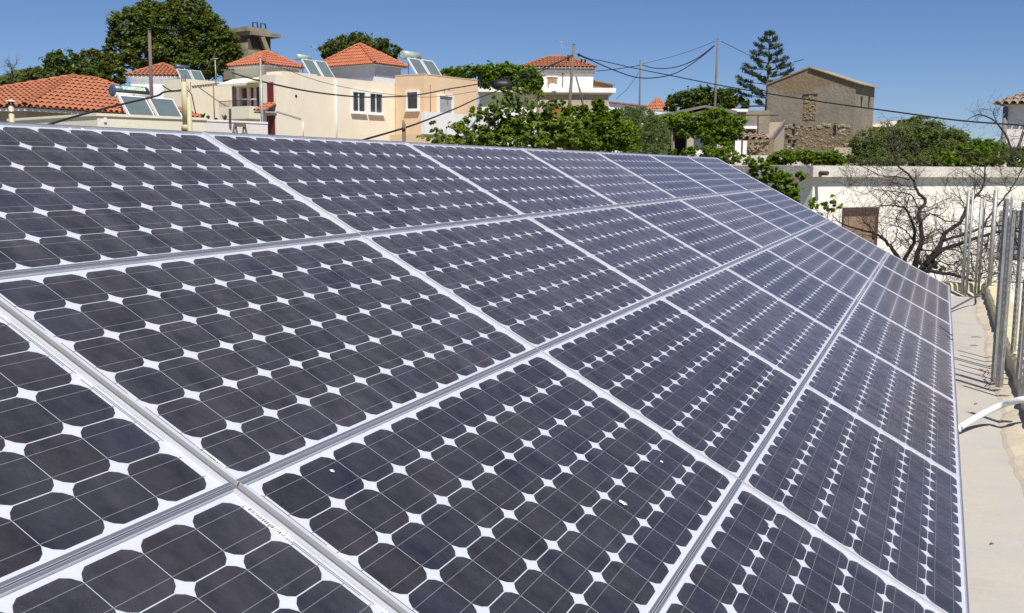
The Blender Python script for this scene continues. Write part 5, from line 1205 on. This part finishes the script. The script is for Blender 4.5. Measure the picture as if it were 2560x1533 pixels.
# ---- dead tree traced limb by limb
DT = 17.0
base = at(2285, 690, DT)
dt = empty('dead_tree', Vector((base.x, base.y, ground_z(base.x, base.y))), 'bare dead tree with many twisted dark limbs in front of the whitewashed wall', 'tree')
def c6(x, y): return 2100 + x / 3.226, 400 + y / 3.226
LB = [  # (points, start width px, end width px, depth start, depth end)
 ([(500, 1000), (525, 800), (590, 680), (600, 580), (570, 470), (520, 390), (430, 370), (330, 365)], 26, 5, 16.8, 16.0),
 ([(590, 1000), (605, 845), (625, 760), (655, 650), (655, 540), (635, 420), (690, 330), (630, 260), (590, 170), (530, 95), (470, 50), (440, -40), (425, -120)], 34, 4, 17, 17.4),
 ([(580, 1020), (660, 880), (740, 780), (800, 700), (850, 590), (970, 500), (1020, 390), (1060, 330), (1140, 240), (1165, 150), (1170, 50), (1150, -40)], 36, 5, 17, 17.6),
 ([(690, 850), (820, 730), (960, 680), (1100, 630), (1200, 600), (1340, 570), (1500, 575), (1600, 560)], 26, 9, 16.9, 16.2),
 ([(830, 650), (1000, 600), (1150, 540), (1200, 460), (1290, 350), (1400, 200), (1460, 90), (1500, 0)], 17, 4, 16.8, 17.8),
 ([(600, 1000), (440, 745), (380, 670), (300, 600), (160, 560), (20, 515), (-60, 450)], 26, 4, 17.2, 17.0),
 ([(285, 600), (265, 640), (262, 560), (230, 530), (190, 505)], 8, 4, 17.1, 16.9),
 ([(600, 960), (700, 900), (850, 915), (990, 945), (1090, 990), (1200, 1010)], 24, 10, 16.7, 16.0),
 ([(650, 530), (680, 470), (740, 435), (850, 490), (950, 500), (1080, 560)], 10, 5, 17, 16.6),
 ([(580, 640), (530, 570), (480, 540), (455, 470), (500, 400)], 8, 3, 16.8, 16.5),
 ([(640, 420), (590, 300), (500, 262), (380, 250), (280, 240), (200, 270), (60, 225)], 9, 2, 17.2, 17.5),
 ([(1010, 680), (1060, 760), (1060, 850), (1100, 930)], 9, 5, 16.3, 16.2),
 ([(780, 390), (790, 350), (850, 320), (920, 290)], 5, 2, 17.1, 17.2),
 ([(650, 720), (780, 740), (900, 720), (1000, 760), (1040, 860), (1030, 960)], 9, 4, 16.6, 16.4),
 ([(1150, 545), (1230, 530), (1330, 540), (1480, 560)], 10, 5, 16.9, 16.6),
 ([(640, 400), (700, 450), (640, 520), (680, 620)], 6, 2, 16.9, 16.7),
 ([(1340, 570), (1420, 650), (1450, 760), (1500, 800)], 11, 5, 16.4, 16.2),
 ([(460, 560), (450, 640), (400, 690)], 6, 3, 16.6, 16.6),
 ([(560, 160), (450, 135), (330, 130), (200, 60), (60, 30)], 8, 2, 17.3, 17.6),
 ([(1165, 150), (1080, 90), (1060, 40), (1020, 0)], 6, 2, 17.5, 17.7),
 ([(1250, 480), (1290, 600), (1280, 720), (1330, 800), (1300, 930)], 8, 3, 16.7, 16.4),
 ([(700, 880), (800, 820), (900, 850), (980, 800), (1080, 820), (1180, 770)], 9, 3, 16.6, 16.2),
 ([(960, 690), (1000, 800), (940, 880), (980, 960)], 7, 3, 16.5, 16.4),
 ([(1200, 600), (1180, 700), (1110, 780), (1150, 880), (1120, 960)], 8, 3, 16.5, 16.3),
 ([(1340, 580), (1370, 680), (1340, 780), (1400, 860), (1380, 960)], 9, 3, 16.3, 16.1),
 ([(1300, 930), (1200, 900), (1100, 930), (1000, 900)], 8, 3, 16.2, 16.4),
 ([(860, 590), (800, 560), (740, 580), (700, 640)], 6, 2, 16.8, 16.8),
 ([(1100, 650), (1200, 720), (1240, 800), (1210, 900)], 7, 3, 16.5, 16.3),
]
nodes = []
for pts, w0, w1, d0, d1 in LB:
    n_ = len(pts); P3 = []
    for i, (x, y) in enumerate(pts): P3.append(at(*c6(x, y), d0 + (d1 - d0) * i / (n_ - 1)))
    sm = smooth(P3, 5); k = len(sm); R_ = [((w0 + (w1 - w0) * (i / (k - 1)) ** .8) / 3.226) * DT / F / 2 * 1.55 * (1 + .08 * math.sin(i * 1.7)) for i in range(k)]
    sm = [p + Vector((rnd.uniform(-1, 1), rnd.uniform(-1, 1), rnd.uniform(-1, 1))) * .008 for p in sm]
    MB().tube(sm, R_, 8).build('limb', M['deadwood'], dt)
    for i in range(2, k): nodes.append((sm[i], R_[i], (sm[i] - sm[i - 1]).normalized()))
bz = dt.location.z; MB().tube([Vector((base.x, base.y, bz)), at(2290, 800, DT), at(2285, 700, DT)], [.22, .17, .12], 10).build('trunk', M['deadwood'], dt)
Rt = random.Random(23); tw = MB(); V3 = lambda s=1: Vector((Rt.gauss(0, s), Rt.gauss(0, s), Rt.gauss(0, s)))
def twig(p, d, L, r, depth):
    n_ = max(3, int(L / .07)); pts = [p]; cur = V3(.25)
    for i in range(n_):
        d = (d + V3(.16) + cur * .35 + Vector((0, 0, .04))).normalized(); pts.append(pts[-1] + d * L / n_)
    tw.tube(pts, [max(.0022, r * (1 - .75 * i / n_)) for i in range(n_ + 1)], 4, False)
    if depth:
        for k in range(Rt.choice((2, 3, 4))):
            j = Rt.randrange(1, n_); e = (pts[j + 1] - pts[j]).normalized(); q = V3(); q -= e * q.dot(e)
            twig(pts[j], (e * .6 + q.normalized() * .8).normalized(), L * Rt.uniform(.35, .7), r * .55, depth - 1)
for i in range(360):
    p, r, d = Rt.choice(nodes); q = V3(); q = q - d * q.dot(d); q = q - CF * q.dot(CF) * .6
    twig(p, (d * .5 + q.normalized() * .9).normalized(), Rt.uniform(.25, .75), min(r * .5, .008), 2 if Rt.random() < .65 else 1)
o_ = tw.build('twigs', M['twig'], dt); o_['kind'] = 'stuff'
# second dead tree, upper right, by the far white house
d2 = empty('dead_tree', at(2530, 400, 24), 'thin leafless branch arching over the far white house corner at the right', 'tree')
tw = MB(); nodes2 = []
for pts, w0, w1 in (([(2540, 420), (2520, 350), (2500, 318), (2480, 298), (2448, 287), (2430, 293)], 7, 2), ([(2535, 390), (2550, 350), (2562, 310)], 4, 2), ([(2560, 330), (2548, 365), (2530, 372)], 4, 2), ([(2493, 308), (2484, 285), (2486, 272)], 3, 1), ([(2240, 420), (2232, 370), (2230, 320), (2218, 300)], 3, 1), ([(2255, 412), (2285, 385), (2300, 365)], 4, 2)):
    sm = smooth([at(x, y, 24) for x, y in pts], 4); k = len(sm)
    tw.tube(sm, [(w0 + (w1 - w0) * i / (k - 1)) * 24 / F / 2 for i in range(k)], 6)
    for i in range(2, k): nodes2.append((sm[i], .01, (sm[i] - sm[i - 1]).normalized()))
tw.build('limb', M['deadwood'], d2); tw = MB()
for i in range(60):
    p, r, d = Rt.choice(nodes2); q = V3(); twig(p, (d * .4 + q.normalized()).normalized(), Rt.uniform(.2, .6), .005, 1)
o_ = tw.build('twigs', M['twig'], d2); o_['kind'] = 'stuff'
# bare twigs at far left skyline
tw = MB(); d3 = empty('bare_sapling', at(25, 200, 50), 'bare twiggy sapling on the skyline at the far left', 'tree')
c = at(28, 215, 50); tw.tube([c, at(30, 180, 50), at(27, 160, 50)], [.05, .03, .015], 5)
for k in range(14): twig(at(29, 190 - k * 2, 50), (Vector((CR.x, CR.y, 0)) * Rt.choice((-1, 1)) + Vector((0, 0, .6)) + V3(.2)).normalized(), Rt.uniform(.3, .9), .014, 1)
o_ = tw.build('branches', M['twig'], d3); o_['kind'] = 'stuff'

# ---- poles and wires
def pole(label, x0, y0, x1, y1, D, r0, r1, mt='polewood', hardware=True):
    a, b_ = at(x0, y0, D), at(x1, y1, D); a.x, a.y = b_.x * .35 + a.x * .65, b_.y * .35 + a.y * .65
    d = (a - b_).normalized(); g = Vector((b_.x, b_.y, b_.z)) - d * ((b_.z - ground_z(b_.x, b_.y)) / d.z)
    t = empty('utility_pole', g, label, 'utility pole'); MB().tube([g, b_, a], [r0 * 1.15, r0, r1], 12).build('pole', M[mt], t)
    if hardware:
        MB().tube([a + d * .0, a + d * .05], [r1 * 1.15, r1 * .8], 10).build('pole_cap', M[mt], t)
    return t, a, d
t, a, d = pole('thick wooden utility pole with slanting brace in front of the white terrace house', 1439, 113, 1424, 262, 60, .095, .078)
MB().tube([at(1440, 192, 60), at(1452, 235, 59.6), at(1463, 290, 59.2)], [.05, .06, .07], 8).build('brace', M['polewood'], t)
mb = MB()
for x, y in ((1420, 149), (1454, 151), (1463, 152), (1421, 141), (1447, 137)): c = at(x, y, 60); mb.tube([c - Vector((0, 0, .1)), c + Vector((0, 0, .08))], [.05, .07], 8)
mb.build('insulators', M['black'], t); MB().bar(at(1418, 143, 60), at(1464, 148, 60), .05, .05).build('bracket', M['steel'], t)
t, a, d = pole('slim distant utility pole between the tall pole and the far pole', 1600, 153, 1599, 258, 100, .085, .07)
MB().bar(at(1596, 163, 100), at(1608, 163, 100), .08, .08).build('bracket', M['steel'], t)
t, a, d = pole('far tall utility pole standing behind the round green tree', 1795, 99, 1788, 248, 82, .10, .075)
MB().bar(at(1788, 102, 82), at(1801, 102, 82), .06, .06).build('bracket', M['steel'], t)
t, a, d = pole('weathered wooden utility pole in front of the huge tree at the left', 374, 82, 378, 215, 38, .068, .055)
t, a, d = pole('slim grey steel pole in front of the balcony house', 650, 146, 656, 305, 36, .05, .038, 'steel')
MB().bar(at(647, 150, 36), at(655, 152, 36), .05, .05).build('bracket', M['black'], t)
c = at(1010, 350, 24); tp_ = at(1008, 300, 24); t = empty('wooden_stub_post', Vector((c.x, c.y, ground_z(c.x, c.y))), 'short wooden post with pointed top just above the array edge', 'post')
MB().tube([Vector((c.x, c.y, ground_z(c.x, c.y))), at(1010, 312, 24), tp_], [.05, .045, .02], 8).build('post', M['wood'], t)
MB().tube([at(1005, 324, 24), at(1013, 324, 24)], .05, 8).build('clamp', M['black'], t)
t = empty('roof_aerial', at(540, 208, 57), 'thin aerial mast with short cross arm on the cream flat roofed house', 'aerial')
MB().tube([at(540, 212, 57), at(538, 150, 57)], .035, 6).build('mast', M['steel'], t)
MB().tube([at(526, 148, 57), at(545, 147, 57)], .025, 5).build('cross_arm', M['steel'], t)
tag(MB().tube([at(792, 128, 60), at(782, 113, 60), at(776, 118, 60)], .03, 5).build('roof_aerial', M['steel']), 'bent aerial beside the pale heater tank between the roofs', 'aerial')
G_ = 'overhead wires'
W = [
 ([(580, 182, 44), (652, 203, 36), (769, 228, 38), (876, 241, 41), (948, 243, 43), (1037, 238.5, 46), (1127, 222, 50), (1192, 211, 53), (1260, 196, 56), (1340, 176, 58), (1400, 154, 59.5), (1434, 135, 60)], .030, 'heavy cable sagging across the cream and peach house to the tall pole'),
 ([(900, 352, 22), (1004, 322, 24), (1067, 300, 27), (1142, 270, 33), (1192, 247, 38), (1260, 220, 45), (1340, 184, 52), (1400, 155, 57), (1434, 137, 60)], .024, 'heavy cable rising from the stub post to the tall pole'),
 ([(1444, 134, 60), (1474, 147, 58), (1508, 153, 55), (1565, 166, 50), (1621, 178, 47), (1677, 189, 44), (1787, 211, 40), (1907, 232, 36), (2010, 248, 33), (2112, 263, 31), (2247, 281, 29), (2394, 301, 27), (2562, 314, 25)], .022, 'long cable running from the tall pole across the stone ruin to the right edge'),
 ([(1444, 137, 60), (1480, 152, 62), (1536, 176, 65), (1593, 194, 68), (1650, 193, 72), (1700, 178, 75), (1754, 142, 79), (1786, 115, 82)], .038, 'deeply sagging cable between the tall pole and the far pole'),
 ([(1606, 163, 100), (1640, 171, 97), (1690, 168, 92), (1740, 148, 87), (1786, 114, 82)], .045, 'sagging cable between the slim distant pole and the far pole'),
 ([(1490, 178, 92), (1540, 173, 96), (1598, 164, 100)], .038, 'short cable from the white terrace house to the slim distant pole'),
 ([(1606, 160, 100), (1700, 136, 92), (1789, 103, 82)], .018, 'thin taut wire above the sagging one to the far pole'),
 ([(1802, 103, 82), (1850, 127, 86), (1900, 152, 92)], .022, 'thin wire from the far pole towards the Norfolk pine'),
 ([(1597, 182, 100), (1570, 220, 98), (1540, 248, 95)], .022, 'thin stay wire slanting down left from the slim distant pole'),
 ([(652, 150, 36), (709, 171, 37), (769, 194, 38), (837, 213, 40), (948, 233, 43), (1080, 243, 47), (1192, 228, 53)], .011, 'thin wire above the heavy cable across the cream house'),
 ([(1985, 155, 80), (2008, 149, 82)], .03, 'thin aerial rod sticking out right of the Norfolk pine'),
 ([(1866, 266, 60), (1900, 265, 60), (1930, 266, 60)], .045, 'short dark cable between the outbuilding and the pine trunk'),
]
for pts, r, lb in W: wires_up('overhead_cable', pts, r, M['cable'], lb, 'cable', 5, G_)
print('objects', len(bpy.data.objects), 'tris', sum(len(m_.polygons) for m_ in bpy.data.meshes))
